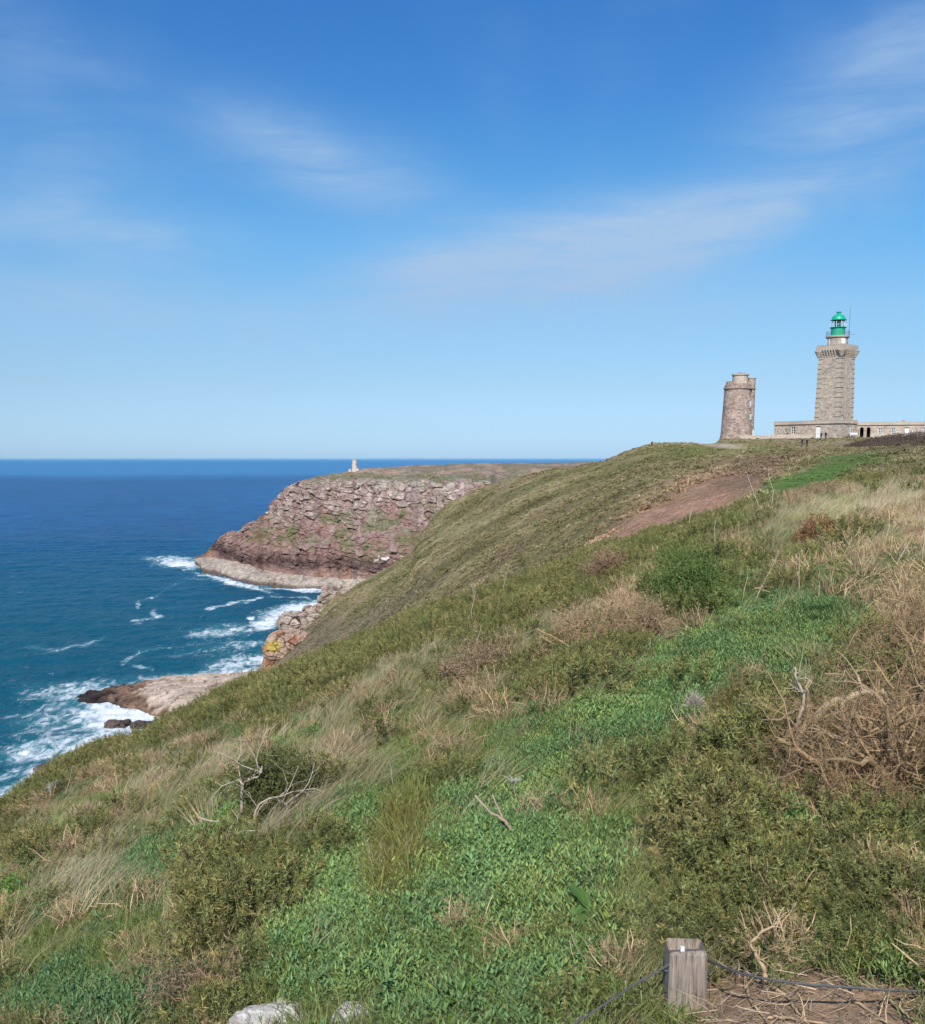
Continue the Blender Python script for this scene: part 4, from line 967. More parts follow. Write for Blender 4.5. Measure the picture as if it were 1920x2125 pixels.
for k in range(14):
    a, r = rng.uniform(0, 6.28), rng.uniform(0, rd*.62); s = rng.uniform(.2, .42); q = MB(); q.box(-s, s, -s*.8, s*.8, 0, s*.9, taper=s*.25); o = q.build('loose_stone', stone_old, cp)
    o.location = (dx + r*math.cos(a), r*math.sin(a), zt + .42); o.rotation_euler = (rng.uniform(-.15, .15), rng.uniform(-.15, .15), rng.uniform(0, 3))
for k in range(8):
    a = math.radians(165 + k*9); s = .42 - .02*k; q = MB(); q.box(-s, s, -.35, .35, 0, .9 + .35*(k % 2), taper=.05); o = q.build('ruined_stub', stone_old, ot); o.location = ((r1 - .8)*math.cos(a), (r1 - .8)*math.sin(a), zr + .6)
def radial_box(mb, r0_, r1_, s0, s1, z0, z1, ang, c=(0, 0)):
    ca, sa = math.cos(ang), math.sin(ang); pts = [(r0_, s0), (r1_, s0), (r1_, s1), (r0_, s1)]
    mb.add([(c[0] + r*ca - s*sa, c[1] + r*sa + s*ca, z) for z in (z0, z1) for r, s in pts], [[(0, 3, 2, 1), (4, 5, 6, 7), (0, 1, 5, 4), (1, 2, 6, 5), (2, 3, 7, 6), (3, 0, 4, 7)]])
def ang_at(u, R): return -math.pi/2 + math.asin(np.clip((u - 1527.5)*px/R, -.98, .98))
for va, vb in ((845, 831), (871, 858.5)):
    R = (r0 + r1)/2; a = ang_at(1550.5, R); z0, z1 = oz(va), oz(vb); Rz = r0 + (r1 - r0)*(((z0+z1)/2 - 1.5)/(zr - 1.5))
    m = MB(); radial_box(m, Rz - .5, Rz + .02, -.30, .30, z0, z1, a); w = m.build('window', dark_glass_m, ot)
    m = MB(); radial_box(m, Rz - .3, Rz + .07, -.36, -.17, z0, z1 - .15, a); radial_box(m, Rz - .3, Rz + .07, .17, .36, z0, z1 - .15, a); radial_box(m, Rz - .3, Rz + .05, -.05, .05, z0, z1 - .15, a); m.build('frame', white_paint, w)
    m = MB(); radial_box(m, Rz - .3, Rz + .12, -.55, .55, z1 + .02, z1 + .38, a); m.build('lintel', stone_trim, w)
    m = MB(); radial_box(m, Rz - .3, Rz + .12, -.5, .5, z0 - .25, z0 - .01, a); m.build('sill', stone_trim, w)
m = MB(); a = math.radians(-62); radial_box(m, rd - .3, rd + .03, -.2, .2, zr + .6, zr + 1.85, a, (dx, 0)); m.build('lantern_room_door', white_paint, ot)
m = MB(); a = math.radians(-98); radial_box(m, rd - .3, rd + .02, -.2, .2, zr + 1.5, zr + 1.85, a, (dx, 0)); m.build('lantern_room_opening', dark_open, ot)
# stair turret
tx = (1560.5 - 1527.5)*px; tr = 4.4*px*1.9; ztt = oz(786)
mb = MB(); mb.lathe([(tr + .12, -.9), (tr, 1.0), (tr - .04, ztt)], 28, (tx - .55, .4)); tu = mb.build('stair_turret', stone_old, ot, True)
mb = MB(); mb.lathe([(tr - .05, zr), (tr + .2, zr + .06), (tr + .2, zr + .26), (tr - .05, zr + .34)], 28, (tx - .55, .4)); mb.build('turret_ring', stone_old, tu)
mb = MB(); mb.lathe([(tr - .04, ztt), (tr + .1, ztt + .05), (tr + .1, ztt + .25), (tr - .3, ztt + .3), (.02, ztt + .3)], 28, (tx - .55, .4)); mb.build('turret_cap', stone_trim, tu)
m = MB(); a = math.radians(-48); radial_box(m, tr - .3, tr + .14, -.25, .25, 0, oz(891.5), a, (tx - .55, .4)); d_ = m.build('door', white_paint, ot)
m = MB(); radial_box(m, tr - .3, tr + .2, -.34, .34, oz(891.5) + .01, oz(891.5) + .3, a, (tx - .55, .4)); m.build('lintel', stone_trim, d_)
for k in range(7):
    s = rng.uniform(.3, .55); q = MB(); q.box(-s, s, -s*.7, s*.7, 0, s*1.7, taper=s*.2); o = q.build('ruined_stub', stone_old, ot); o.location = (tx - 1.2 - .18*k, -.2 + .2*(k % 3), zr + .8 + .35*math.sin(k*1.3)); o.rotation_euler[2] = k

# ------------------------------------------------------------------ low wall in front of the towers
def dry_wall(pts, h, th, name, label):
    """straight runs of dry stone, each stone a piece"""
    root = thing(name, label, 'wall', (pts[0][0], pts[0][1], pts[0][2])); rg = np.random.default_rng(11)
    shapes = []
    for i in range(6):
        q = MB(); q.box(-.5, .5, -.5, .5, -.5, .5); me = q.mesh('stone')
        co = np.array([v.co for v in me.vertices]); co += rg.uniform(-.07, .07, co.shape)
        for v, c in zip(me.vertices, co): v.co = c
        me.materials.append(stone_wall); shapes.append(me)
    base = np.array(pts[0])
    for a, b in zip(pts[:-1], pts[1:]):
        a, b = np.array(a), np.array(b); L = np.linalg.norm((b - a)[:2]); e = (b - a)/L; rz = math.atan2(e[1], e[0])
        for row in range(3):
            s = -rg.uniform(0, .4)
            while s < L:
                w = rg.uniform(.55, 1.05); hh = h/3; top = rg.uniform(-.05, .12) if row == 2 else 0
                p = a + e*(s + w/2) - base
                o = link('stone', shapes[rg.integers(6)], None, root); o.location = (p[0], p[1], p[2] + hh*(row + .5) + top/2)
                o.scale = (w*.97, th*rg.uniform(.85, 1.1), hh*.98 + top); o.rotation_euler = (0, 0, rz + rg.uniform(-.04, .04)); s += w
    return root
def onhill(u, v, dz=0): p = mid_pt(u, v); p[2] += dz; return p
wp = [P(1538, 911, 243.5), P(1607, 910, 240.5), P(1682, 909.5, 237.5)]
dry_wall(wp, .85, .5, 'boundary_wall', 'long low pale dry-stone wall running from the old tower to the lighthouse door')

# ------------------------------------------------------------------ small far tower
fd = far_off(np.array(974.0))
def far_d(u, v):
    w = PV(u, far_ledge(np.array(float(u))), 1.0); zl = 4.5 + 1.5*vn(np.array(u/40), 0, 0, 7); dl = (H - zl)/(H - w[2])
    return float(dl + far_off(np.array(float(v))) - far_off(far_ledge(np.array(float(u)))))
dft = far_d(736, 976.5); fp = P(736.5, 976.2, dft); sc = dft / F
ft = thing('watch_tower', 'small lone round stone watch tower on top of the far headland', 'tower', fp)
mb = MB(); rr = 6.0*sc; hh = 22.5*sc; mb.lathe([(rr + .15, -1.5), (rr, .3), (rr - .22, hh - .4), (rr - .05, hh - .38), (rr - .05, hh), (rr - .5, hh), (rr - .5, hh - .8)], 32); mb.build('shaft', pale_stone, ft)
m = MB(); radial_box(m, rr - .6, rr - .02, -.22, .22, hh*.5, hh*.5 + .8, math.radians(-48)); m.build('window', dark_open, ft)
m = MB(); m.box(rr*.3, rr + .9, -rr - .5, -rr + .6, -.6, 1.0, taper=.06); m.build('porch', stone_wall, ft)
m = MB(); m.box(-rr - 1.9, -rr - .25, -.6, .6, -.8, .75, taper=.05); m.build('annex_wall', stone_wall, ft)
# ------------------------------------------------------------------ plants: prototypes (unlinked) scattered by geometry nodes
def leaf_mat(name, trans=.25, rough=.6, spec=.25, inst=True, noise_amt=.0):
    m, t, out = new_mat(name)
    a = t.nodes.new('ShaderNodeAttribute'); a.attribute_name = 'tint'; a.attribute_type = 'INSTANCER'
    c = MIX(t, 1.0, a.outputs['Color'], vcol(t), 'MULTIPLY') if inst else vcol(t)
    d = t.nodes.new('ShaderNodeBsdfPrincipled'); t.links.new(c, d.inputs['Base Color']); d.inputs['Roughness'].default_value = rough; d.inputs['Specular IOR Level'].default_value = spec
    if trans > 0:
        tr = t.nodes.new('ShaderNodeBsdfTranslucent'); t.links.new(c, tr.inputs[0]); mx = t.nodes.new('ShaderNodeMixShader'); mx.inputs[0].default_value = trans
        t.links.new(d.outputs[0], mx.inputs[1]); t.links.new(tr.outputs[0], mx.inputs[2]); t.links.new(mx.outputs[0], out.inputs[0])
    else: t.links.new(d.outputs[0], out.inputs[0])
    return m
leafy = leaf_mat('leaf_tissue', .22, .6, .12); bladem = leaf_mat('grass_blade', .3, .6, .12); strawm = leaf_mat('straw', .25, .7, .2); spinem = leaf_mat('gorse_spine', .1, .7, .1)
twigm = leaf_mat('dry_twig', 0, .8, .15); heathm = leaf_mat('heath_tussock', 0.1, .9, .1)

def blades(rg, n, R, L, W, bend, lean=(0, 0), seg=3, up=.9, root_sp=1.0, colf=None, flat=0.0):
    """n ribbons springing from a disc of radius R, bending outward and along lean"""
    a = rg.uniform(0, 2*math.pi, n); r = R*np.sqrt(rg.uniform(0, 1, n))*root_sp
    base = np.stack([r*np.cos(a), r*np.sin(a), np.zeros(n)], -1)
    ln = rg.uniform(L[0], L[1], n); oa = a + rg.normal(0, .9, n)
    out = np.stack([np.cos(oa), np.sin(oa), np.zeros(n)], -1)*rg.uniform(.1, 1, n)[:, None]
    d0 = np.array([0, 0, 1.0])*up + out*.35 + np.array([*lean, 0])*.45; d0 /= np.linalg.norm(d0, axis=1)[:, None]
    d1 = out*bend + np.array([*lean, 0]) + np.array([0, 0, .25 - flat]) + rg.normal(0, .15, (n, 3)); d1 /= np.linalg.norm(d1, axis=1)[:, None]
    pts = [base]; p = base
    for k in range(seg):
        t = (k + .7)/seg; d = d0*(1 - t) + d1*t; d /= np.linalg.norm(d, axis=1)[:, None]; p = p + d*(ln/seg)[:, None]; pts.append(p)
    side = np.cross(d0, np.array([0, 0, 1.0]) + rg.normal(0, .6, (n, 3))); side /= np.linalg.norm(side, axis=1)[:, None] + 1e-9
    w = rg.uniform(W[0], W[1], n)
    V = []; prof = [1.0, .95, .7, .06] if seg == 3 else ([1.0, .8, .06] if seg == 2 else np.linspace(1, .06, seg + 1))
    for k in range(seg + 1):
        V.append(pts[k] - side*(w*prof[k]/2)[:, None]); V.append(pts[k] + side*(w*prof[k]/2)[:, None])
    V = np.stack(V, 1); m = 2*(seg + 1)
    f = []
    for k in range(seg): f.append((2*k, 2*k+1, 2*k+3, 2*k+2))
    Fc = (np.arange(n)[:, None, None]*m + np.array(f)[None]).reshape(-1, 4)
    tone = rg.uniform(.65, 1.35, n)
    C = np.repeat((np.ones((n, 3))*tone[:, None])[:, None], m, 1) if colf is None else np.repeat(colf(rg, n)[:, None], m, 1)
    return V.reshape(-1, 3), Fc, C.reshape(-1, 3)
def leaflets(rg, base, d, up, L, W, col):
    """simple pointed leaves: base (n,3), direction d, normal up; folded diamond of four triangles"""
    n = len(base); d = d/np.linalg.norm(d, axis=1)[:, None]; s = np.cross(d, up); s /= np.linalg.norm(s, axis=1)[:, None] + 1e-9; nn = np.cross(s, d)
    L = np.broadcast_to(L, (n,))[:, None]; W = np.broadcast_to(W, (n,))[:, None]
    m1 = base + d*L*.42 - nn*W*.16; tip = base + d*L - nn*L*.10
    V = np.stack([base, m1 + s*W*.5 + nn*W*.22, m1, m1 - s*W*.5 + nn*W*.22, tip], 1)
    f = np.array([(0, 1, 2), (0, 2, 3), (1, 4, 2), (2, 4, 3)]); Fc = (np.arange(n)[:, None, None]*5 + f[None]).reshape(-1, 3)
    return V.reshape(-1, 3), Fc, np.repeat(col[:, None], 5, 1).reshape(-1, 3)
def rdir(rg, n, zmin=-1.0):
    z = rg.uniform(zmin, 1, n); a = rg.uniform(0, 2*math.pi, n); r = np.sqrt(np.maximum(0, 1 - z*z)); return np.stack([r*np.cos(a), r*np.sin(a), z], -1)
def proto(name, parts, mat):
    V, Fs, C, off = [], {}, [], 0
    for v, f, c in parts:
        V.append(v); C.append(c); Fs.setdefault(f.shape[1], []).append(f + off); off += len(v)
    me = mesh_np(name, np.concatenate(V), [np.concatenate(x) for x in Fs.values()], False, np.clip(np.concatenate(C), 0, 3)); me.materials.append(mat)
    return bpy.data.objects.new(name, me)
def collection(name, objs):
    c = bpy.data.collections.new(name)
    for o in objs: c.objects.link(o)
    return c
rg = np.random.default_rng(21)
def p_leafmat(k):
    g = np.random.default_rng(300 + k); n = 46; parts = []
    r = .13*np.sqrt(g.uniform(0, 1, n)); a = g.uniform(0, 6.283, n); h = g.uniform(.03, .10, n)*(1 - .3*r/.13)
    ax = np.stack([g.normal(0, .35, n), g.normal(0, .35, n), np.ones(n)], -1); ax /= np.linalg.norm(ax, axis=1)[:, None]
    base = np.stack([r*np.cos(a), r*np.sin(a), np.zeros(n)], -1)
    for lev in range(4):
        for j in range(2):
            th = g.uniform(0, 6.283, n) if j == 0 else th + math.pi
            fl = np.stack([np.cos(th), np.sin(th), np.full(n, .15 + .32*lev)], -1) + ax*.25
            tone = g.uniform(.75, 1.3, n)*(.88 + .10*lev); hue = g.normal(0, .06, n)
            yl = g.uniform(0, 1, n) < .04; hue = np.where(yl, .22, hue); col = np.stack([tone*(1 + hue*1.5), tone*(1 + .25*yl), tone*(1 - hue)], -1)
            parts.append(leaflets(g, base + ax*(h*(.35 + .22*lev))[:, None], fl, np.array([0, 0, 1.0]) + g.normal(0, .2, (n, 3)), g.uniform(.020, .044, n)*(1.05 - .1*lev), g.uniform(.0055, .0095, n), col))
    return proto('leaf_patch', parts, leafy)
def p_grass(k):
    g = np.random.default_rng(330 + k)
    return proto('grass_tuft', [blades(g, 60, .08, (.06, .19), (.0028, .005), .9, (.3, .1), 3)], bladem)
def p_turf(k):
    g = np.random.default_rng(350 + k)
    return proto('turf_tuft', [blades(g, 60, .10, (.04, .12), (.003, .005), .8, (.1, .05), 2)], bladem)
def p_dry(k):
    g = np.random.default_rng(370 + k)
    def cf(g, n):
        t = g.uniform(.6, 1.35, n); hue = g.normal(0, .06, n); return np.stack([t*(1+hue), t, t*(1 - 1.5*hue)], -1)
    return proto('dry_tuft', [blades(g, 60, .08, (.14, .36), (.0026, .005), .65, (.95, .35), 4, colf=cf), blades(g, 30, .12, (.12, .3), (.003, .005), .6, (1.3, .3), 3, up=.2, colf=cf, flat=.35)], strawm)
def p_gorse(k, dead=False):
    g = np.random.default_rng(400 + k + 50*dead); parts = []; n = 62; R = .17
    d = rdir(g, n, -.05); d[:, 2] = np.abs(d[:, 2]); cen = d*R*g.uniform(.55, 1.08, n)[:, None]*np.array([1, 1, .75]); cen[:, 2] += .02
    for i in range(n):
        m = 26; ax = d[i] + np.array([0, 0, .6]) + g.normal(0, .3, 3); ax /= np.linalg.norm(ax); sl = g.uniform(.045, .085); t_ = g.uniform(0, 1, m)
        dd = rdir(g, m)*.9 + ax*.75; b = cen[i] + ax*(t_*sl)[:, None]
        tone = g.uniform(.55, 1.4)*g.uniform(.8, 1.2, m)*(.8 + .4*t_); y = (not dead) and g.uniform(0, 1) < .16
        col = np.stack([tone*(1.35 if y else 1), tone*(1.1 if y else 1), tone*(1.1 if y else 1)], -1)
        parts.append(leaflets(g, b, dd, rdir(g, m), g.uniform(.014, .030, m), (.0026 if dead else .0046)*g.uniform(.8, 1.2, m), col))
    if dead:
        mb = MB()
        for i in range(26):
            a_ = g.uniform(0, 6.28); p = np.array([g.normal(0, .04), g.normal(0, .04), 0.0]); v = np.array([math.cos(a_), math.sin(a_), g.uniform(.5, 1.4)]); v /= np.linalg.norm(v); pts = [p]
            for s_ in range(5): v = v + g.normal(0, .28, 3); v /= np.linalg.norm(v); p = p + v*.05; pts.append(p)
            mb.tube(pts, np.linspace(.005, .0015, 6), 3, np.array([1.3, 1.3, 1.35])*g.uniform(.8, 1.3), False)
        V = np.concatenate(mb.V); Fq = np.concatenate(mb.F); parts.append((V, Fq, np.concatenate(mb.C)))
    return proto('gorse_clump', parts, twigm if dead else spinem)
def p_herb(k):
    g = np.random.default_rng(460 + k); n = 60; r = .12*np.sqrt(g.uniform(0, 1, n)); a = g.uniform(0, 6.28, n); parts = []
    b = np.stack([r*np.cos(a), r*np.sin(a), g.uniform(.01, .07, n)], -1); th = g.uniform(0, 6.28, n); d = np.stack([np.cos(th), np.sin(th), g.uniform(-.1, .6, n)], -1)
    t = g.uniform(.7, 1.3, n); parts.append(leaflets(g, b, d, np.array([0, 0, 1.0]) + g.normal(0, .3, (n, 3)), g.uniform(.025, .05, n), g.uniform(.018, .034, n), np.stack([t, t, t], -1)))
    return proto('herb_patch', parts, leafy)
def p_litter(k):
    g = np.random.default_rng(480 + k); mb = MB()
    for i in range(26):
        p = np.array([g.normal(0, .09), g.normal(0, .09), g.uniform(.004, .025)]); a_ = g.uniform(0, 6.28); v = np.array([math.cos(a_), math.sin(a_), g.normal(0, .12)]); pts = [p]
        for s_ in range(3): v = v + g.normal(0, .22, 3)*np.array([1, 1, .4]); v /= np.linalg.norm(v); p = p + v*g.uniform(.015, .045); pts.append(p)
        mb.tube(pts, np.linspace(.0011, .0006, 4), 3, np.ones(3)*g.uniform(.5, 1.35), False)
    return proto('litter', [(np.concatenate(mb.V), np.concatenate(mb.F), np.concatenate(mb.C))], twigm)
def p_heath(k):
    """tussock for the distant hill: a ragged cushion of short upright faces"""
    g = np.random.default_rng(500 + k); n = 46; d = rdir(g, n, .0); cen = d*np.array([.42, .42, .30])*g.uniform(.6, 1.05, n)[:, None]
    t = g.uniform(.7, 1.3, n); return proto('heath_cushion', [leaflets(g, cen - d*.08, d + g.normal(0, .45, (n, 3)), rdir(g, n), g.uniform(.16, .34, n), g.uniform(.12, .22, n), np.stack([t, t, t], -1))], heathm)
PROTO = {'leaf': collection('leaf_patches', [p_leafmat(k) for k in range(5)]), 'grass': collection('grass_tufts', [p_grass(k) for k in range(5)]), 'turf': collection('turf_tufts', [p_turf(k) for k in range(4)]),
         'dry': collection('dry_tufts', [p_dry(k) for k in range(5)]), 'gorse': collection('gorse_clumps', [p_gorse(k) for k in range(5)]), 'dead': collection('dead_gorse_clumps', [p_gorse(k, True) for k in range(4)]),
         'herb': collection('herb_patches', [p_herb(k) for k in range(4)]), 'bare': collection('litter_bits', [p_litter(k) for k in range(4)]), 'heath': collection('heath_cushions', [p_heath(k) for k in range(5)])}
NPROTO = {k: len(c.objects) for k, c in PROTO.items()}

def scatter(name, coll, n_var, pts, rot, scl, tint, label, cat):
    """one stuff object: points carry turn, size and tint; geometry nodes put a clump on each"""
    n = len(pts); g = np.random.default_rng(len(name) * 7 + n)
    t4 = np.ones((n, 4), np.float32); t4[:, :3] = tint
    me = mesh_np(name, pts, [], attrs={'rot': rot.astype(np.float32), 'scl': np.asarray(scl, np.float32), 'tint': t4, 'idx': g.integers(0, n_var, n).astype(np.int32)})
    o = link(name, me); tag(o, label, cat, kind='stuff')
    ng = bpy.data.node_groups.new(name + '_scatter', 'GeometryNodeTree')
    ng.interface.new_socket('Geometry', in_out='INPUT', socket_type='NodeSocketGeometry'); ng.interface.new_socket('Geometry', in_out='OUTPUT', socket_type='NodeSocketGeometry')
    gi = ng.nodes.new('NodeGroupInput'); go = ng.nodes.new('NodeGroupOutput')
    ci = ng.nodes.new('GeometryNodeCollectionInfo'); ci.inputs['Collection'].default_value = coll; ci.inputs['Separate Children'].default_value = True; ci.inputs['Reset Children'].default_value = True
    ip = ng.nodes.new('GeometryNodeInstanceOnPoints'); ip.inputs['Pick Instance'].default_value = True
    def at(nm, ty):
        a = ng.nodes.new('GeometryNodeInputNamedAttribute'); a.data_type = ty; a.inputs['Name'].default_value = nm; return next(s for s in a.outputs if s.enabled and s.name == 'Attribute')
    L = ng.links
    L.new(gi.outputs[0], ip.inputs['Points']); L.new(ci.outputs[0], ip.inputs['Instance'])
    L.new(at('idx', 'INT'), ip.inputs['Instance Index']); L.new(at('rot', 'FLOAT_VECTOR'), ip.inputs['Rotation']); L.new(at('scl', 'FLOAT'), ip.inputs['Scale'])
    L.new(ip.outputs[0], go.inputs[0])
    md = o.modifiers.new('scatter', 'NODES'); md.node_group = ng
    return o

# near-slope points, denser close to the viewer
def near_points():
    P_ = []
    g = np.random.default_rng(77)
    for y0, y1, dens in ((1.6, 5, 420), (5, 9, 250), (9, 15, 130), (15, 24, 85), (24, 40, 62)):
        A = (y1*y1 - y0*y0)/2*1.12*(1 + 2.2/((y0 + y1)/2)); n = int(A*dens)
        y = np.sqrt(g.uniform(y0*y0, y1*y1, n)); q = g.uniform(-.56, .56, n)*(1 + 2.2/y); P_.append(np.stack([q*y, y], -1)[g.uniform(0, 1, n) < 1.2])
    p = np.concatenate(P_); x, y = p.T
    R = np.interp(x/y, RQ, RR); keep = y < R*1.15
    x, y = x[keep], y[keep]; return np.stack([x, y, near_z(x, y)], -1)
NP = near_points(); sc_ = field(NP); g = np.random.default_rng(78)
S = np.stack([sc_[k] for k in KINDS], -1) + g.gumbel(0, .19, (len(NP), len(KINDS)))
pick = np.argmax(S, 1)
_r = g.uniform(0, 1, len(NP)); _z = np.where(pick == KINDS.index('leaf'), .14, np.where(pick == KINDS.index('bare'), 0., 1.0))
pick = np.where(_r < .10*_z, KINDS.index('dry'), np.where(_r < .125*_z, KINDS.index('dead'), np.where(_r < .19*_z, KINDS.index('grass'), pick)))
u_, v_ = PIX(NP)
nbig = fbm(NP[:, 0]/2.2, NP[:, 1]/2.2, 0, 3, 301); nsm = fbm(NP[:, 0]/.5, NP[:, 1]/.5, 0, 3, 302)
CLEAR = []   # (x, y, r): kept free for single things, filled before scattering
TINT = {'leaf': (.18, .285, .105), 'grass': (.23, .285, .08), 'dry': (.50, .41, .245), 'gorse': (.19, .20, .070), 'dead': (.40, .285, .16), 'herb': (.14, .245, .055), 'bare': (.46, .34, .225)}
LAB = {'leaf': ('low_leafy_cover', 'low blue-green leafy ground cover spreading over the near slope', 'ground cover'), 'grass': ('green_grass', 'fine green grass growing through the near slope', 'grass'),
       'dry': ('dry_grass', 'wind-swept straw-coloured dry grass on the near slope', 'grass'), 'gorse': ('low_gorse', 'low dark olive gorse matting the near slope', 'gorse'), 'dead': ('withered_gorse', 'withered brown gorse patches on the near slope', 'gorse'),
       'herb': ('bright_herbs', 'bright green broad-leaved herbs in small patches on the near slope', 'herbs'), 'bare': ('dry_litter', 'dry twigs and straw lying on the bare soil', 'litter')}
KEEPF = {'leaf': .9, 'grass': .85, 'dry': .62, 'gorse': .42, 'dead': .42, 'herb': .7, 'bare': .3}
def put_near():
    g = np.random.default_rng(79)
    for i, k in enumerate(KINDS):
        m = (pick == i) & (g.uniform(0, 1, len(NP)) < KEEPF[k])
        for cx0, cy0, rr in CLEAR: m &= np.hypot(NP[:, 0] - cx0, NP[:, 1] - cy0) > rr
        p = NP[m]; n = len(p); a, b, dist = nbig[m], nsm[m], p[:, 1]
        rz = g.uniform(0, 6.283, n); rot = np.stack([g.normal(0, .12, n), g.normal(0, .12, n), rz], -1)
        scl = g.uniform(.62, 1.3, n)*(1 + .25*sst(dist, 8, 28))
        t = np.array(TINT[k])*(1 + .22*a + .18*b)[:, None]*g.uniform(.85, 1.15, n)[:, None]
        u, v = u_[m], v_[m]
        if k == 'dry':
            rot[:, 2] = g.normal(.15, .55, n); t = t*(1 + np.array([.0, -.02, -.08])*b[:, None])
            grn = sst(-a + .6*b, -.05, .5); t = t + (np.array([.27, .275, .105]) - t)*(.65*grn)[:, None]; scl *= .5 + .5*sst(dist, 2.5, 6.0)
            pale = inell(u, v, 1760, 1080, 230, 70, 0); t = t*(1 + .22*pale)[:, None]
        if k == 'grass':
            yel = inell(u, v, 850, 1760, 70, 170, 10); rot[:, 2] = g.normal(0, 1.3, n); scl *= .75 + .45*np.clip(yel, 0, 1)
            t = t + (np.array([.26, .225, .065]) - t)*np.clip(.75*yel*g.uniform(.3, 1.2, n) + .4*sst(b, .1, .5), 0, 1)[:, None]
        if k == 'gorse':
            scl *= (.95 + .55*sst(b + .5*a, -.3, .5))*(.62 + .38*sst(dist, 2.8, 5.5)); br = sst(b + .4*a, .15, .6)*g.uniform(.3, 1, n); t = t + (np.array([.27, .215, .095]) - t)*(.55*br)[:, None]
            viv = inell(u, v, 1430, 1240, 110, 90, 0); t = t + (np.array([.125, .185, .05]) - t)*(.7*viv)[:, None]
            p = p + np.stack([0*a, 0*a, -.02 + .05*g.uniform(0, 1, n)], -1)
        if k == 'dead':
            rust = sst(b, .1, .5); t = t + (np.array([.30, .17, .085]) - t)*(.30*rust)[:, None]; scl *= .65 + .4*sst(dist, 3, 9)
        if k == 'leaf':
            t = t*(1 + np.array([.35, .08, -.1])*sst(b + .3*g.normal(0, 1, n), .0, .7)[:, None]); scl *= .8 + .3*g.uniform(0, 1, n); lef = sst(u, 520, 380); t = t + (np.array([.10, .185, .085]) - t)*(.6*lef)[:, None]
        scatter(LAB[k][0], PROTO[k], NPROTO[k], p, rot, scl, np.clip(t, .005, .9), LAB[k][1], LAB[k][2])
    # short turf fills in everywhere between
    m = (g.uniform(0, 1, len(NP)) < .55) & np.isin(pick, [KINDS.index(k) for k in ('leaf', 'grass', 'dry', 'herb', 'gorse')])
    p = NP[m]; n = len(p); rot = np.stack([g.normal(0, .1, n), g.normal(0, .1, n), g.uniform(0, 6.28, n)], -1)
    t = np.array([.22, .27, .088])*(1 + .3*nsm[m])[:, None]*g.uniform(.8, 1.2, n)[:, None]; br = sst(nsm[m], .1, .5); t = t + (np.array([.33, .26, .145]) - t)*(.6*br)[:, None]
    scatter('short_turf', PROTO['turf'], NPROTO['turf'], p, rot, g.uniform(.8, 1.3, n), t, 'short turf filling the gaps between taller plants', 'grass')
# distant heath tussocks on the middle hill
def put_heath():
    g = np.random.default_rng(80); n = 60000
    u = g.uniform(600, 1960, n); va, vt = midA(u), mid_top(u); tt = g.uniform(0, 1, n)**.8; v = va + (vt - va)*tt; d = mid_depth(u, v)
    keep = g.uniform(0, 1, n) < np.clip(.35 + d/300, 0, 1); u, v, d = u[keep], v[keep], d[keep]
    p = PV(u, v, d); fade = sst((midA(u) - v)/(midA(u) - mid_top(u)), 0, .1)*np.where(u > 1330, 1 - .85*sst((midA(u) - v)/(midA(u) - mid_top(u)), .75, 1), 1.)*sst(u, 520, 700)
    p[:, 2] += (fbm(p[:, 0]/18, p[:, 1]/18, 0, 4, 81)*.9 + fbm(p[:, 0]/3.2, p[:, 1]/3.2, 0, 3, 82)*.38)*fade - .05
    c = mid_colour(p, u, v); red = inell(u, v, 1440, 1050, 160, 40, -20) + inell(u, v, 1330, 1100, 90, 26, -32); green = inell(u, v, 1690, 988, 110, 18, -18); bare = inell(u, v, 1500, 926, 44, 6, 4)
    clump = fbm(p[:, 0]/5, p[:, 1]/5, 0, 3, 303)
    k2 = (g.uniform(0, 1, len(u)) < .35 + .9*sst(clump, -.25, .3)) & (bare < .2); u, v, p, c, red, green, clump = u[k2], v[k2], p[k2], c[k2], red[k2], green[k2], clump[k2]
    n = len(u); s = 1.0*g.uniform(.35, 1.1, n)**1.5*np.where(red > .4, .34, np.where(green > .4, .45, 1.0))*(.8 + .5*sst(clump, 0, .5))
    c = c*g.uniform(.9, 1.4, n)[:, None]; dk = (g.uniform(0, 1, n) < .36*(1 - np.clip(red + green, 0, 1))); c[dk] = c[dk]*np.array([.72, .80, .68])
    scatter('heath_tussocks', PROTO['heath'], NPROTO['heath'], p, np.stack([0*u, 0*u, g.uniform(0, 6.28, n)], -1), s, np.clip(c, .01, .8), 'olive heath and grass tussocks covering the middle hill', 'heath')
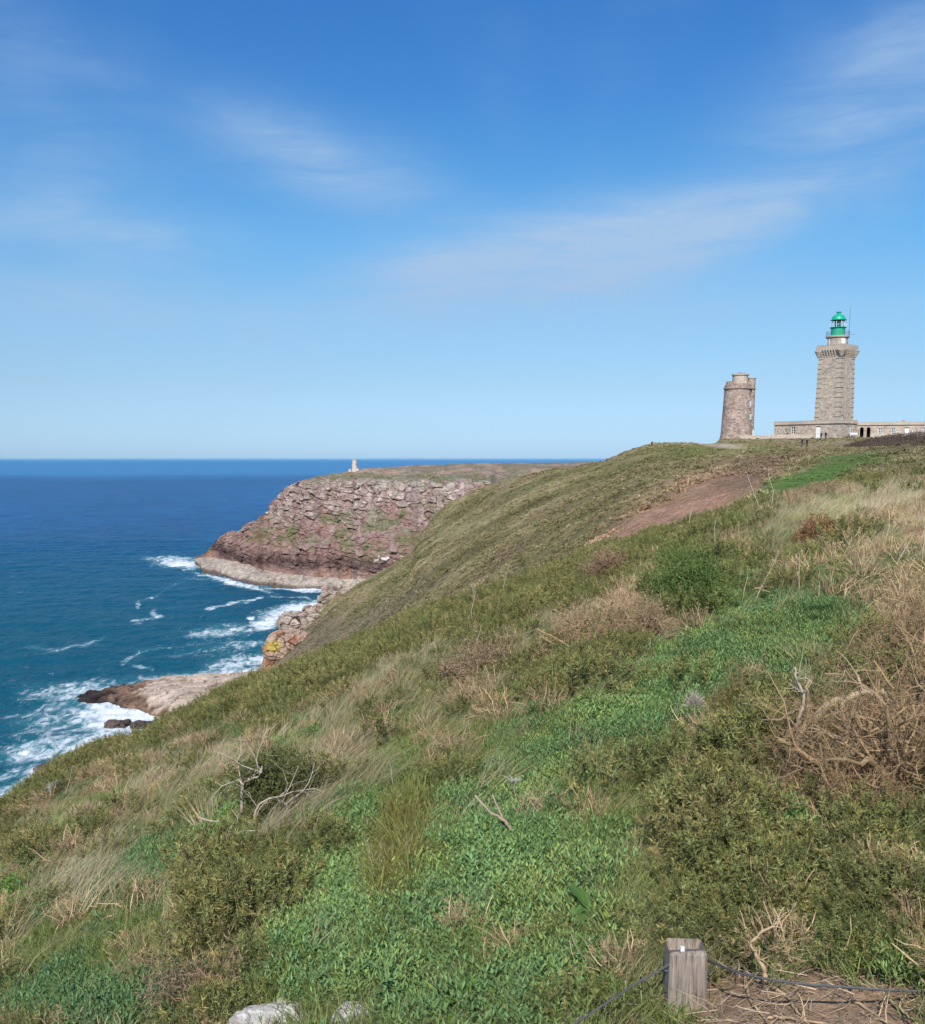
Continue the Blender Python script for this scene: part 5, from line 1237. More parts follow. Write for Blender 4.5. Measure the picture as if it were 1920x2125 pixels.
# ------------------------------------------------------------------ rock outcrops and stones
def cube_sphere(n):
    t = np.linspace(-1, 1, n); A, B = np.meshgrid(t, t); V = []; Fs = []; off = 0
    for ax in range(3):
        for sg in (-1, 1):
            p = np.zeros((n, n, 3)); p[..., ax] = sg; p[..., (ax+1) % 3] = A; p[..., (ax+2) % 3] = B*sg
            V.append(p.reshape(-1, 3)); Fs.append(grid_faces(n, n) + off); off += n*n
    V = np.concatenate(V); key = np.round(V*1e5).astype(np.int64)
    _, first, inv = np.unique(key, axis=0, return_index=True, return_inverse=True); inv = inv.ravel()
    return V[first], inv[np.concatenate(Fs)]
def outcrop(name, label, cat, cen, size, seed, colf, block=1.0, n=56, sup=.55, rough=1.0, mat=None, rz=0.0, group=None):
    V, Fc = cube_sphere(n); L = np.linalg.norm(V, axis=1)[:, None]; V = V/L**(1 - sup*.75)      # between a box and a ball
    S = np.array(size)/2; P3 = V*S; s = min(size)
    bx_ = P3/(block); f1, f2, cid = worley(bx_[:, 0]/1.3, bx_[:, 1]/1.3, bx_[:, 2]*1.15, seed); g1, g2, c2 = worley(bx_[:, 0]*2.1, bx_[:, 1]*2.1, bx_[:, 2]*2.6, seed + 3)
    nn = V/np.linalg.norm(V, axis=1)[:, None]
    big = fbm(bx_[:, 0]/3, bx_[:, 1]/3, bx_[:, 2]/3, 4, seed + 7)
    d = block*rough*(.55*(cid - .5) + .2*(c2 - .5) + .9*big - .30*np.exp(-((f2 - f1)/.06)**2))
    P3 = P3 + nn*d[:, None]
    col = colf(P3, cid, c2, f2 - f1, big)
    me = mesh_np(name, P3, [Fc], False, np.clip(col, .01, 1)); o = link(name, me, mat or cliff_rock); o.location = tuple(cen); o.rotation_euler[2] = rz
    return tag(o, label, cat, group)
def c_grey(p, cid, c2, gap, big):
    n = fbm(p[:, 0]/2, p[:, 1]/2, p[:, 2]/2, 4, 401); c = np.array([.43, .36, .30]) + (np.array([.28, .195, .16]) - np.array([.43, .36, .30]))*sst(n + .5*(cid - .5), -.05, .45)[:, None]
    return c*(.8 + .4*c2)[:, None]*(1 - .5*np.exp(-(gap/.06)**2))[:, None]
def c_orange(p, cid, c2, gap, big):
    n = fbm(p[:, 0]/2, p[:, 1]/2, p[:, 2]/2, 4, 402); c = np.array([.40, .29, .22]) + (np.array([.33, .17, .105]) - np.array([.40, .29, .22]))*sst(n + .4*(cid - .5), -.1, .35)[:, None]
    c = c*(.8 + .4*c2)[:, None]*(1 - .5*np.exp(-(gap/.05)**2))[:, None]
    y = np.exp(-(((p[:, 0] + 2.4)/2.4)**2 + ((p[:, 2] - 2.6)/1.5)**2)**1.5)*sst(n + .5*(c2 - .5), -.35, .0); c = c + (np.array([.47, .36, .08]) - c)*np.clip(1.0*y, 0, .85)[:, None]
    return c
def c_guano(p, cid, c2, gap, big):
    n = fbm(p[:, 0]/.5, p[:, 1]/.5, p[:, 2]/3, 4, 403); c = np.array([.30, .22, .18])*(.8 + .4*c2)[:, None]; return c + (np.array([.72, .69, .65]) - c)*(sst(n, .0, .35)*np.exp(-((p[:, 0] + .5)/3.2)**2))[:, None]
def c_dark(p, cid, c2, gap, big): return np.array([.10, .075, .065])*(.7 + .6*c2)[:, None]*(1 + .5*big)[:, None]
outcrop('rock_outcrop', 'pale jointed rock outcrop where the middle hill drops to the cove', 'rock', P(706, 1246, 304), (12.5, 12, 9.5), 511, c_grey, 2.2)
outcrop('rock_outcrop', 'orange cliff block with a bright yellow lichen patch beside the water', 'rock', P(596, 1353, 268), (13.5, 12, 11.5), 522, c_orange, 1.9, n=64, sup=.4)
outcrop('rock_outcrop', 'brown sea rock streaked with white droppings at the foot of the orange block', 'rock', P(577, 1392, 270), (10.5, 9, 5.5), 533, c_guano, 2.0)
outcrop('rock_outcrop', 'dark grey slab lying in the surf behind the orange cliff block', 'rock', P(624, 1291, 291), (12.5, 10, 5.2), 544, c_grey, 2.0)
outcrop('rock_outcrop', 'small grey rock face under the pale jointed outcrop', 'rock', P(660, 1279, 299), (8.5, 9, 6.5), 555, c_grey, 1.7)
for k, (u, v, w, lab) in enumerate(((300, 1503, 4.0, 'dark wet rock awash in the white surf below the shelf'), (246, 1503, 3.4, 'small dark rock tip awash left of the larger wet rock'), (108, 1594, 3.6, 'dark rock just breaking the surf near the left edge'), (133, 1592, 4.2, 'tan rock at the foot of the near slope beside the surf'), (344, 1498, 4.0, 'brown wet rock close under the shelf edge'))):
    p = SEA(u, v); outcrop('surf_rock', lab, 'rock', (p[0], p[1], -.25), (w*1.5, w*1.4, 2.0), 600 + 7*k, c_orange if 'tan' in lab else c_dark, 1.2, n=26)

def c_lichen(p, cid, c2, gap, big):
    n = fbm(p[:, 0]/.022, p[:, 1]/.022, p[:, 2]/.022, 4, 404); n1 = fbm(p[:, 0]/.09, p[:, 1]/.09, p[:, 2]/.09, 3, 405); n3 = 1 - np.abs(fbm(p[:, 0]/.03, p[:, 1]/.03, p[:, 2]/.03, 3, 407))*5
    c = np.array([.40, .35, .30]) + (np.array([.68, .66, .62]) - np.array([.40, .35, .30]))*np.clip(sst(n1, -.3, .15)*(.45 + .55*sst(n3 + n, .2, .8)), 0, 1)[:, None]
    return c + (np.array([.20, .19, .18]) - c)*(sst(-n1, .25, .40))[:, None]
stone_close = rock_mat('lichen_stone', 22.0, .35)
def ground_pt(u, v): p = near_hit(u, v); p[2] = float(near_z(p[0], p[1])); return p
st1 = ground_pt(575, 2128); st2 = ground_pt(752, 2124); st3 = ground_pt(352, 2128)
outcrop('field_stone', 'broad white lichen-crusted stone at the bottom edge with a grey chip', 'stone', st1 + np.array([0, -.01, .0]), (.34, .24, .13), 701, c_lichen, .07, n=60, sup=.45, rough=.55, mat=stone_close, rz=.1)
outcrop('field_stone', 'smaller white lichen-crusted stone right of the broad one', 'stone', st2 + np.array([0, -.01, .0]), (.24, .2, .12), 712, c_lichen, .06, n=60, sup=.45, rough=.55, mat=stone_close, rz=-.3)
outcrop('field_stone', 'flat brown stone at the bottom edge left of the white stones', 'stone', st3 + np.array([-.05, -.03, -.02]), (.16, .14, .09), 723, lambda p, a, b, g_, big: np.array([.25, .155, .10])*(.85 + .3*b)[:, None], .05, n=30, rough=.4, mat=stone_close)
for s_, r_ in ((st1, .20), (st2, .15), (st3, .12)): CLEAR.append((s_[0], s_[1] - .02, r_)); CLEAR.append((s_[0], s_[1] - .18, r_))

# ------------------------------------------------------------------ fence post and its two cables
PY = 2.92; pt = P(1424, 1958, PY); ZT = pt[2]; pg = float(near_z(pt[0], pt[1]))
def wood_mat():
    m, t, out = new_mat('weathered_post'); c = objco(t); g1 = noise(t, 1.0, 6.0, .65, scaled(t, c, (120, 120, 7))); g2 = noise(t, 14.0, 3.0, .5, c)
    col = RAMP(t, g1, [(.30, (.08, .06, .045)), (.44, (.27, .22, .175)), (.70, (.45, .385, .32))]); col = MIX(t, 1.0, col, RAMP(t, g2, [(.3, (.8, .8, .82)), (.7, (1.15, 1.1, 1.05))]), 'MULTIPLY')
    principled(t, out, col, .9, .15, bump(t, g1, 1.0, .006)); return m
fpost = thing('fence_post', 'short weathered square wooden fence post at the bottom right', 'post', (pt[0], pt[1], pg), math.radians(-3))
mb = MB(); w = .058; hp = ZT - pg
prof = [(-.35, 1.04), (.0, 1.02), (hp*.6, 1.0), (hp - .012, .97), (hp, .86)]
ring = [(-1, -.84), (-.84, -1), (.84, -1), (1, -.84), (1, .84), (.84, 1), (-.84, 1), (-1, .84)]
V = np.array([[(a*w*s, b*w*s, z + ((.004*a - .045*(b + 1)*.5) if z > hp - .01 else 0)) for a, b in ring] for z, s in prof]).reshape(-1, 3)
ff = [(k*8 + i, k*8 + (i+1) % 8, (k+1)*8 + (i+1) % 8, (k+1)*8 + i) for k in range(4) for i in range(8)]
mb.add(V, [np.array(ff), np.array([[32 + i for i in range(8)]])]); mb.build('post', wood_mat(), fpost)
m = MB(); m.box(-.024, -.012, -.046, -.036, hp - .004, hp + .010); m.build('marker', white_paint, fpost)
for x_, y_ in ((-.061, -.02), (.061, -.02)):
    m = MB(); m.tube([(x_*.93, y_ - .012, hp - .075), (x_*1.1, y_ - .008, hp - .075), (x_*1.1, y_ + .008, hp - .075), (x_*.93, y_ + .012, hp - .075)], .003, 5); m.build('staple', steel, fpost)
def cable(name, label, pix, r=.0042):
    pts = np.array([P(u, v, d) for u, v, d in pix]); t = np.linspace(0, 1, len(pts)); tt = np.linspace(0, 1, 90)
    q = np.stack([interp(tt, list(zip(t, pts[:, i]))) for i in range(3)], -1); m = MB()
    for k in range(3):      # three laid strands
        a = tt*150 + k*2.094; off = np.stack([.0*a, np.cos(a), np.sin(a)], -1)*r*.45; m.tube(q + off, r*.62, 5)
    return tag(m.build(name, galv), label, 'cable')
galv = simple('galvanised_wire', (.12, .12, .12), .6, .2, 40.0, .35, Metallic=.15)
cable('fence_cable', 'grey twisted cable running from the post down to the lower left', [(1389, 2001, PY - .04), (1340, 2030, 2.86), (1280, 2068, 2.78), (1200, 2120, 2.68), (1120, 2172, 2.58)])
cable('fence_cable', 'grey twisted cable sagging from the post to the right edge', [(1462, 1990, PY), (1520, 2014, 2.72), (1600, 2033, 2.62), (1700, 2045, 2.60), (1810, 2053, 2.60), (1930, 2058, 2.62), (2080, 2062, 2.65)])
CLEAR.append((pt[0], pt[1], .055))
for u, v in ((1440, 2010), (1480, 2030), (1530, 2060), (1600, 2075), (1660, 2070), (1720, 2090), (1780, 2090)):
    q = ground_pt(u, v); CLEAR_SOFT = None

# ------------------------------------------------------------------ dead bushes, branches, stalks
wood_dead = leaf_mat('bleached_wood', 0, .8, .2, inst=False); spine_dead = leaf_mat('dead_spines', .05, .8, .15, inst=False); spine_live = leaf_mat('living_spines', .12, .65, .2, inst=False)
def grow(mb, g, p, v, L, r, lvl, tips, col, wig=.35, seg=7, droop=0.0, kids=(5, 4), sides=(6, 5, 3)):
    pts = [p]; dirs = []
    for k in range(seg):
        v = v + g.normal(0, wig, 3)*.5 + np.array([0, 0, -droop]); v = v/np.linalg.norm(v); p = p + v*L/seg; pts.append(p); dirs.append(v)
    rr = np.linspace(r, r*.45, seg + 1); mb.tube(pts, rr, sides[min(lvl, 2)], col*g.uniform(.8, 1.2)*np.array([1, g.uniform(.96, 1.02), g.uniform(.9, 1.02)]), lvl < 2)
    for k in range(1, seg + 1): tips.append((pts[k], dirs[k-1], lvl))
    if lvl < len(kids):
        for j in range(kids[lvl]):
            k = int(g.integers(1, seg + 1)); s = np.cross(dirs[min(k, seg-1)], rdir(g, 1)[0]); s /= np.linalg.norm(s) + 1e-9
            grow(mb, g, np.array(pts[k]), dirs[min(k, seg-1)]*.55 + s*.9, L*g.uniform(.42, .7), rr[k]*.62, lvl + 1, tips, col, wig*1.15, max(4, seg - 2), droop*.5, kids, sides)
def spines(g, tips, n, L, W, tint, levels=(1, 2), spread=.02, var=.3):
    T_ = [t for t in tips if t[2] in levels]; k = g.integers(0, len(T_), n); b = np.array([T_[i][0] for i in k]) + g.normal(0, spread, (n, 3)); d = np.array([T_[i][1] for i in k])*.5 + rdir(g, n)
    t = g.uniform(1 - var, 1 + var, n)[:, None]*np.array(tint); return leaflets(g, b, d, rdir(g, n), g.uniform(*L, n), g.uniform(*W, n), t)
def bush(name, label, cat, u, v, stems, L, r, seed, col, nsp, tint, spL=(.02, .045), spW=(.003, .006), aim=(0, 0, 1.0), wide=1.0, kids=(6, 5), live=False, spread=.02, wig=.42, levels=(1, 2), pos=None, group=None, clear=0.0):
    g = np.random.default_rng(seed); c = ground_pt(u, v) if pos is None else np.array(pos); o = thing(name, label, cat, c, 0, group); tips = []; mb = MB()
    for k in range(stems):
        a = 2*math.pi*(k + g.uniform(-.3, .3))/stems; d = np.array([math.cos(a)*wide, math.sin(a)*wide, g.uniform(.25, .95)]) + np.array(aim); d /= np.linalg.norm(d)
        grow(mb, g, np.array([g.normal(0, .03), g.normal(0, .03), -.03]), d, L*g.uniform(.75, 1.2), r*g.uniform(.6, 1.15), 0, tips, np.array(col), wig, kids=kids)
    mb.build('branches', wood_dead, o)
    if nsp:
        Vv, Ff, Cc = spines(g, tips, nsp, spL, spW, tint, levels, spread); link('spines', mesh_np('spines', Vv, [Ff], False, Cc), spine_live if live else spine_dead, o)
    if clear: CLEAR.append((c[0], c[1], clear))
    return o
TAN = (.45, .31, .175); PALE = (.50, .42, .31); DEADT = (.36, .245, .135)
bush('dead_gorse_bush', 'big dead gorse bush with bare bleached tangled branches at the right edge', 'bush', 1830, 1640, 14, .52, .022, 901, (.36, .245, .14), 17000, (.29, .19, .105), spW=(.0016, .0034), kids=(7, 5), wide=1.15, spread=.022, clear=.45)
bush('dead_gorse_bush', 'dead gorse mound behind the big tangled bush at the right edge', 'bush', 1925, 1440, 12, .50, .018, 902, (.34, .23, .13), 20000, (.28, .185, .10), spW=(.002, .004), kids=(7, 6), wide=.95, spread=.025, aim=(0, 0, 1.0), clear=.2)
bush('dead_gorse_bush', 'low brown dead gorse under the big tangled bush', 'bush', 1750, 1690, 10, .30, .008, 903, (.34, .23, .13), 8000, (.28, .18, .095), spW=(.0016, .003), kids=(7, 5), wide=1.5, spread=.025)
bush('dead_gorse_bush', 'grey-brown dead gorse with stout bare stems above the leafy patch', 'bush', 1345, 1330, 10, .38, .016, 904, TAN, 9000, (.36, .255, .155), kids=(7, 5), wide=.75, spread=.04, spL=(.03, .06), spW=(.003, .006), clear=.25)
bush('dead_gorse_bush', 'greyish leafless bush standing on the ridge below the green grass strip', 'bush', 1700, 1048, 14, .46, .016, 905, (.40, .31, .22), 8000, (.34, .24, .15), kids=(7, 6), wide=1.3, spread=.05, spL=(.05, .10), spW=(.006, .011))
bush('dead_gorse_bush', 'brown withered gorse around a dark hollow in the middle of the slope', 'bush', 985, 1425, 10, .36, .012, 906, TAN, 7000, (.31, .225, .14), kids=(6, 5), wide=1.2, spread=.06, spL=(.03, .06), spW=(.005, .01))
bush('dead_gorse_bush', 'pale dead gorse with sprawling roots lying left of the leafy patch', 'bush', 1225, 1350, 9, .5, .012, 907, TAN, 5000, DEADT, kids=(5, 5), wide=1.6, aim=(-.5, 0, .4), spread=.05, spL=(.03, .06), spW=(.005, .009))
bush('dead_gorse_bush', 'brown dead bush on the crest left of the vivid gorse', 'bush', 1255, 1215, 11, .42, .013, 908, (.33, .23, .15), 7000, (.30, .195, .12), kids=(6, 5), wide=1.0, spread=.06, spL=(.04, .08), spW=(.007, .012))
bush('dead_gorse_bush', 'small rust-brown dead tuft in the gorse below the ridge', 'bush', 1700, 1130, 8, .28, .01, 909, (.28, .17, .10), 5000, (.26, .13, .065), kids=(5, 4), wide=.8, spread=.06, spL=(.04, .07), spW=(.007, .012))
bush('dead_gorse_bush', 'brown-grey sprig bush near the left stones', 'bush', 440, 2085, 8, .20, .005, 910, TAN, 4500, (.26, .19, .115), kids=(6, 5), wide=1.1, spread=.02)
bush('gorse_bush', 'small half-dead gorse bush on a bare crooked trunk amid the leafy patch', 'bush', 1535, 1490, 8, .22, .010, 911, TAN, 9000, (.17, .15, .045), live=True, kids=(7, 6), wide=.8, spread=.03, spL=(.02, .035), spW=(.003, .005), clear=.15)
bush('gorse_bush', 'vivid green rounded gorse bush on the middle of the slope', 'bush', 1430, 1275, 12, .40, .012, 912, (.2, .16, .09), 24000, (.105, .16, .04), live=True, kids=(8, 6), wide=1.0, spread=.07, spL=(.04, .07), spW=(.010, .017), clear=.3)
bush('gorse_bush', 'dark gorse bush growing behind the bleached branches', 'bush', 592, 1685, 10, .30, .010, 913, (.2, .16, .09), 13000, (.115, .125, .042), live=True, kids=(7, 6), wide=1.0, spread=.05, spL=(.03, .055), spW=(.008, .013))
# big trunk of the dead bush that lies towards the path
def limb(name, label, pix, r0, r1, col, seed, twigs=6, tl=.12, cat='branch', sub=2, mat=None):
    g = np.random.default_rng(seed); pts = np.array([P(*q) for q in pix]); t = np.linspace(0, 1, len(pts)); n = max(10, len(pts)*4); tt = np.linspace(0, 1, n)
    q = np.stack([interp(tt, list(zip(t, pts[:, i]))) for i in range(3)], -1); q[1:-1] += g.normal(0, r0*.25, (n - 2, 3))
    o = thing(name, label, cat, q[0]); q0 = q - q[0]; mb = MB(); mb.tube(q0, np.linspace(r0, r1, n)*(1 + .05*g.normal(0, 1, n)), 8, np.array(col)); mb.build('limb', wood_dead, o, True); tips = []
    if twigs:
        mb = MB()
        for k in range(twigs):
            i = int(g.integers(n//3, n)); d = rdir(g, 1)[0] + np.array([0, 0, .5]); grow(mb, g, q0[min(i, n-1)], d/np.linalg.norm(d), tl*g.uniform(.5, 1.3), r1*.8, 1, tips, np.array(col)*1.1, .5, 5, 0, (3, sub) )
        mb.build('twigs', wood_dead, o)
    return o
d0 = near_hit(1570, 1655)[1]
limb('bare_branch', 'stout bare trunk reaching up into the big dead bush', [(1566, 1656, d0), (1600, 1615, d0 + .03), (1640, 1575, d0 + .05), (1662, 1530, d0 + .02), (1680, 1470, d0 + .02), (1672, 1430, d0)], .030, .012, (.31, .225, .14), 921, 7, .22)
limb('bare_branch', 'forked pale branch rising in front of the big dead bush', [(1725, 1635, d0 - .15), (1735, 1600, d0 - .16), (1760, 1565, d0 - .15), (1800, 1540, d0 - .1), (1850, 1535, d0 - .05)], .015, .007, PALE, 922, 6, .2)
limb('bare_branch', 'arched yellowish branch inside the big dead bush', [(1690, 1500, d0 + .25), (1735, 1455, d0 + .25), (1790, 1440, d0 + .25), (1850, 1460, d0 + .22), (1880, 1520, d0 + .2)], .020, .009, (.45, .35, .22), 923, 8, .25)
limb('bare_branch', 'long thin branch hanging down the right side of the big dead bush', [(1830, 1430, d0 + .1), (1860, 1490, d0 + .08), (1890, 1545, d0 + .05), (1905, 1620, d0)], .010, .006, TAN, 924, 6, .2)
limb('bare_branch', 'upright forked twig at the left edge of the big dead bush', [(1655, 1500, d0 + .02), (1668, 1450, d0), (1655, 1410, d0), (1650, 1385, d0)], .008, .004, PALE, 925, 4, .1)
e0 = near_hit(500, 1770)[1]
limb('bleached_branch', 'bleached dead branch curving up in front of the dark gorse bush', [(505, 1780, e0), (490, 1750, e0 + .05), (480, 1745, e0 + .1), (500, 1725, e0 + .1), (560, 1724, e0 + .1)], .010, .004, (.42, .35, .27), 927, 3, .15)
limb('bleached_branch', 'tall forked bleached branch standing on the left slope', [(503, 1690, e0 + .5), (502, 1640, e0 + .5), (510, 1622, e0 + .5), (535, 1612, e0 + .5), (545, 1590, e0 + .5)], .012, .006, (.42, .35, .27), 928, 7, .35)
limb('bleached_branch', 'claw-shaped bleached branch spreading over the brown gorse', [(530, 1722, e0 + .25), (530, 1690, e0 + .25), (545, 1665, e0 + .25), (570, 1655, e0 + .25), (590, 1672, e0 + .25)], .009, .005, (.42, .35, .27), 929, 7, .3)
limb('bleached_branch', 'straight bleached stick lying left of the forked branch', [(412, 1696, e0 + .4), (440, 1704, e0 + .4), (465, 1705, e0 + .4)], .007, .005, (.42, .35, .27), 930, 1, .1)
f0 = near_hit(1070, 1752)[1]
limb('dead_sprig', 'forked dead sprig standing in the leafy cover', [(1072, 1750, f0), (1064, 1728, f0), (1045, 1702, f0), (1018, 1686, f0), (986, 1650, f0 + .02)], .010, .005, (.40, .30, .22), 931, 0)
limb('dead_sprig', 'side arm of the forked dead sprig in the leafy cover', [(1052, 1712, f0), (1040, 1690, f0 + .01), (1022, 1650, f0 + .02)], .006, .004, (.40, .30, .22), 932, 0)
limb('curled_root', 'curled pale root on the grass at lower left', [(u, v, near_hit(u, v)[1] - .06) for u, v in ((287, 2008), (262, 1995), (246, 1982), (243, 1965), (258, 1952), (290, 1942))], .008, .005, PALE, 933, 3, .08)
h0 = near_hit(1640, 2060)[1]
for k, (pix, lab) in enumerate((([(1590, 2035), (1585, 2010), (1570, 1985), (1560, 1960), (1575, 1940), (1605, 1920)], 'knotted dry gorse root standing above the cable'), ([(1545, 2020), (1550, 2050), (1560, 2080), (1585, 2110), (1600, 2130)], 'dry root trailing from the cable to the bottom edge'),
                                ([(1600, 2045), (1635, 2070), (1655, 2100), (1675, 2120)], 'thin dry root on the bare soil right of the trailing root'), ([(1585, 2112), (1620, 2110), (1660, 2118), (1720, 2126)], 'root lying flat along the bottom edge of the bare soil'), ([(1770, 2075), (1810, 2100), (1840, 2122)], 'pale root in the soil near the bottom right corner'), ([(1840, 2070), (1870, 2095), (1900, 2118)], 'second pale root nearest the bottom right corner'))):
    pp = []
    for j, (u, v) in enumerate(pix): q = near_hit(u, v); pp.append((u, v, (q[1] - .02) if k else h0 - .02))
    limb('dry_root', lab, pp, .0055 if k else .008, .003, (.46, .33, .20), 940 + k, 7 if k == 0 else 2, .07)
# tall dry stalks
STALK_LAB = ['thin dry stalk on the crest above the middle hollow, left of a slanted twin', 'slanted dry stalk on the crest, right of the upright one', 'short dry stalk bent right over the brown hollow', 'tall dry stalk crossing the dark gorse above the hollow', 'dry stalk at the foot of the reddish bracken patch', 'short stalk on the ridge right of the bracken stalk', 'long stalk leaning left before the reddish bracken', 'taller stalk beside the left-leaning one at the ridge', 'stalk standing at the left side of the ridge bush', 'long stalk leaning right below the rust-brown tuft', 'short stalk beside the right-leaning stalk at the leafy patch', 'upright stalk above the top of the leafy patch', 'stalk leaning sharply left in the reed grass', 'upright pale stalk in the reed grass near the right', 'stalk leaning right in the reed grass near the right', 'tallest stalk at the right edge, over the reed grass', 'short left-leaning stalk low in the reed grass', 'stub of a stalk at the upper rim of the leafy patch', 'stalk between vivid gorse and bracken patch', 'curved stalk beside the tall yellowish grass', 'short stalk on the left gorse brow', 'slender stalk at the left brow beside the silvery plant', 'stalk in the green grass left of the hollow', 'upright stalk just below the brown hollow', 'stalk sticking out of the dead mound at the right edge', 'stalk below the grey-brown dead gorse', 'stalk left of the big dead bush in the leafy cover', 'leaning stalk above the grey-brown dead gorse']
STALKS = [(985, 1275, 1205, -4), (1040, 1250, 1175, 12), (968, 1380, 1300, 20), (985, 1330, 1215, -2), (1430, 1110, 1045, 5), (1480, 1100, 1060, 0), (1585, 1075, 985, -22), (1600, 1070, 975, -6), (1665, 1030, 975, 3), (1560, 1260, 1150, 25), (1540, 1260, 1190, 8), (1660, 1250, 1150, -3), (1790, 1185, 1105, -28), (1835, 1160, 1080, 4), (1850, 1190, 1110, 26), (1912, 1180, 1040, -2), (1780, 1170, 1130, -20), (1700, 1260, 1210, 0), (1480, 1165, 1080, 3), (820, 1650, 1580, -10), (640, 1440, 1395, 5), (130, 1660, 1590, 18), (860, 1560, 1500, -10), (880, 1500, 1450, 3), (1905, 1330, 1260, 6), (1350, 1370, 1325, -3), (1640, 1440, 1380, 6), (1320, 1260, 1210, 12)]
for k, (u, v0, v1, lean) in enumerate(STALKS):
    q = ground_pt(u, v0); d = q[1]; g = np.random.default_rng(960 + k); h = (v0 - v1)*d/F*1.08; top = np.array([math.tan(math.radians(lean))*h, g.normal(0, .05)*h, h]); mid = top*.5 + np.array([g.normal(0, .04)*h, 0, 0]); m = MB()
    r = max(.0025, .0011*d*.45); m.tube([(0, 0, -.03), tuple(mid*.6), tuple(mid), tuple(top*.8 + np.array([g.normal(0, .02)*h, 0, 0])), tuple(top)], [r, r*.9, r*.8, r*.6, r*.35], 5, np.array(PALE)*g.uniform(.8, 1.15)); o = m.build('dry_stalk', wood_dead); o.location = tuple(q); tag(o, STALK_LAB[k], 'stalk', 'dry stalks on the near slope')
    if k in (2, 19): pass
# a dried umbel beside the sprig
q = ground_pt(1068, 1705); um = thing('dry_umbel', 'dried umbel flower head on a thin stem beside the forked sprig', 'flower head', q); hh = 95*q[1]/F; m = MB(); m.tube([(0, 0, -.02), (.01, 0, hh*.5), (-.012, 0, hh*.9)], .0035, 5, np.array([.36, .30, .24])); m.build('stem', wood_dead, um)
m = MB(); g = np.random.default_rng(970)
for k in range(22):
    a = g.uniform(0, 6.28); r = g.uniform(.03, .06); m.tube([(-.012, 0, hh*.9), (-.012 + r*.6*math.cos(a), r*.6*math.sin(a), hh*.9 + .02), (-.012 + r*math.cos(a), r*math.sin(a), hh*.9 + .022)], .0016, 4, np.array([.42, .38, .33]))
m.build('rays', wood_dead, um)
# a pale seed head on its stem left of the small gorse bush
q = ground_pt(1440, 1555); sd = thing('dry_seed_head', 'whitish dried seed head on a grey stem left of the small gorse bush', 'seed head', q); hh = 90*q[1]/F; m = MB(); m.tube([(0, 0, -.03), (.01, 0, hh*.4), (-.005, 0, hh)], .005, 5, np.array([.34, .29, .24])); m.build('stem', wood_dead, sd)
g = np.random.default_rng(971); n = 420; d = rdir(g, n, -.3); b = d*g.uniform(.0, .05, n)[:, None]*np.array([.9, .9, 1.3]) + np.array([-.005, 0, hh + .02]); Vv, Ff, Cc = leaflets(g, b, d + np.array([0, 0, .3]), rdir(g, n), g.uniform(.02, .045, n), g.uniform(.002, .004, n), np.array([.50, .42, .34])*g.uniform(.7, 1.2, n)[:, None]); link('seed_tuft', mesh_np('seed_tuft', Vv, [Ff], False, Cc), spine_dead, sd)
# broad-leaved dock, each leaf a part
dockm = leaf_mat('dock_leaf', .2, .45, .35, inst=False)
def dock():
    q = ground_pt(1222, 1925); o = thing('dock_plant', 'broad-leaved dock plant low in the leafy cover left of the post', 'plant', q + np.array([0, 0, .07])); g = np.random.default_rng(972); CLEAR.append((q[0], q[1], .07))
    for k in range(9):
        a = math.radians(-150 + k*36 + g.uniform(-12, 12)); L = g.uniform(.07, .125); W = L*.42; el = g.uniform(.12, .6) if k < 7 else 1.0; V = []; n = 9
        for i in range(n):
            t = i/(n - 1); x = L*t; w = W*math.sin(math.pi*min(1, t*.93 + .06))**.8*.5; z = L*(el*t - .55*t*t); ca, sa = math.cos(a), math.sin(a); wob = .004*math.sin(i*2.3 + k)
            for s in (-1, -.5, 0, .5, 1): V.append((x*ca - s*w*sa, x*sa + s*w*ca, z + abs(s)*w*.28 + wob*s))
        col = np.array([.105, .20, .045])*g.uniform(.8, 1.3); link('leaf', mesh_np('leaf', V, [grid_faces(n, 5)], True, np.broadcast_to(col, (len(V), 3))), dockm, o)
    return o
dock()
# silvery plants
def silver(u, v, w, label, seed):
    q = ground_pt(u, v); g = np.random.default_rng(seed); n = 500; s = w*q[1]/F; d = rdir(g, n, 0); b = d*np.array([s/2, s/2, s*.35])*g.uniform(.4, 1, n)[:, None]
    Vv, Ff, Cc = leaflets(g, b, d + g.normal(0, .5, (n, 3)), rdir(g, n), g.uniform(.07, .16, n)*s, g.uniform(.03, .05, n)*s, np.array([.27, .32, .31])*g.uniform(.7, 1.25, n)[:, None]); o = link('silvery_plant', mesh_np('silvery_plant', Vv, [Ff], False, Cc), spine_dead); o.location = tuple(q + np.array([0, 0, .12])); tag(o, label, 'plant')
silver(120, 1655, 46, 'silvery-leaved plant at the left brow of the slope above the surf', 980); silver(1165, 1258, 30, 'silver-blue plant among the gorse in the middle of the crest', 981)
flower = leaf_mat('yellow_petal', .2, .5, .2, inst=False)
for k, (u, v, lab) in enumerate(((1588, 2022, 'yellow gorse flower lying against the right cable'), (1642, 1806, 'yellow gorse flower in the large gorse mat above the post, right of its neighbour'), (1598, 1810, 'paler yellow gorse flower, left one of the pair in the gorse mat'), (1222, 2108, 'small yellow flower at the bottom edge under the left cable'), (1645, 1965, 'yellow gorse flower bud deep in the gorse right of the knotted root'))):
    q = near_hit(u, v); g = np.random.default_rng(990 + k); n = 14; d = rdir(g, n, 0); Vv, Ff, Cc = leaflets(g, d*.002, d, rdir(g, n), .011*np.ones(n), .007*np.ones(n), np.array([.75, .50, .02])*g.uniform(.8, 1.1, n)[:, None]); o = link('gorse_flower', mesh_np('gorse_flower', Vv, [Ff], False, Cc), flower); o.location = (q[0], q[1] - .03, q[2] + .05); tag(o, lab, 'flower')

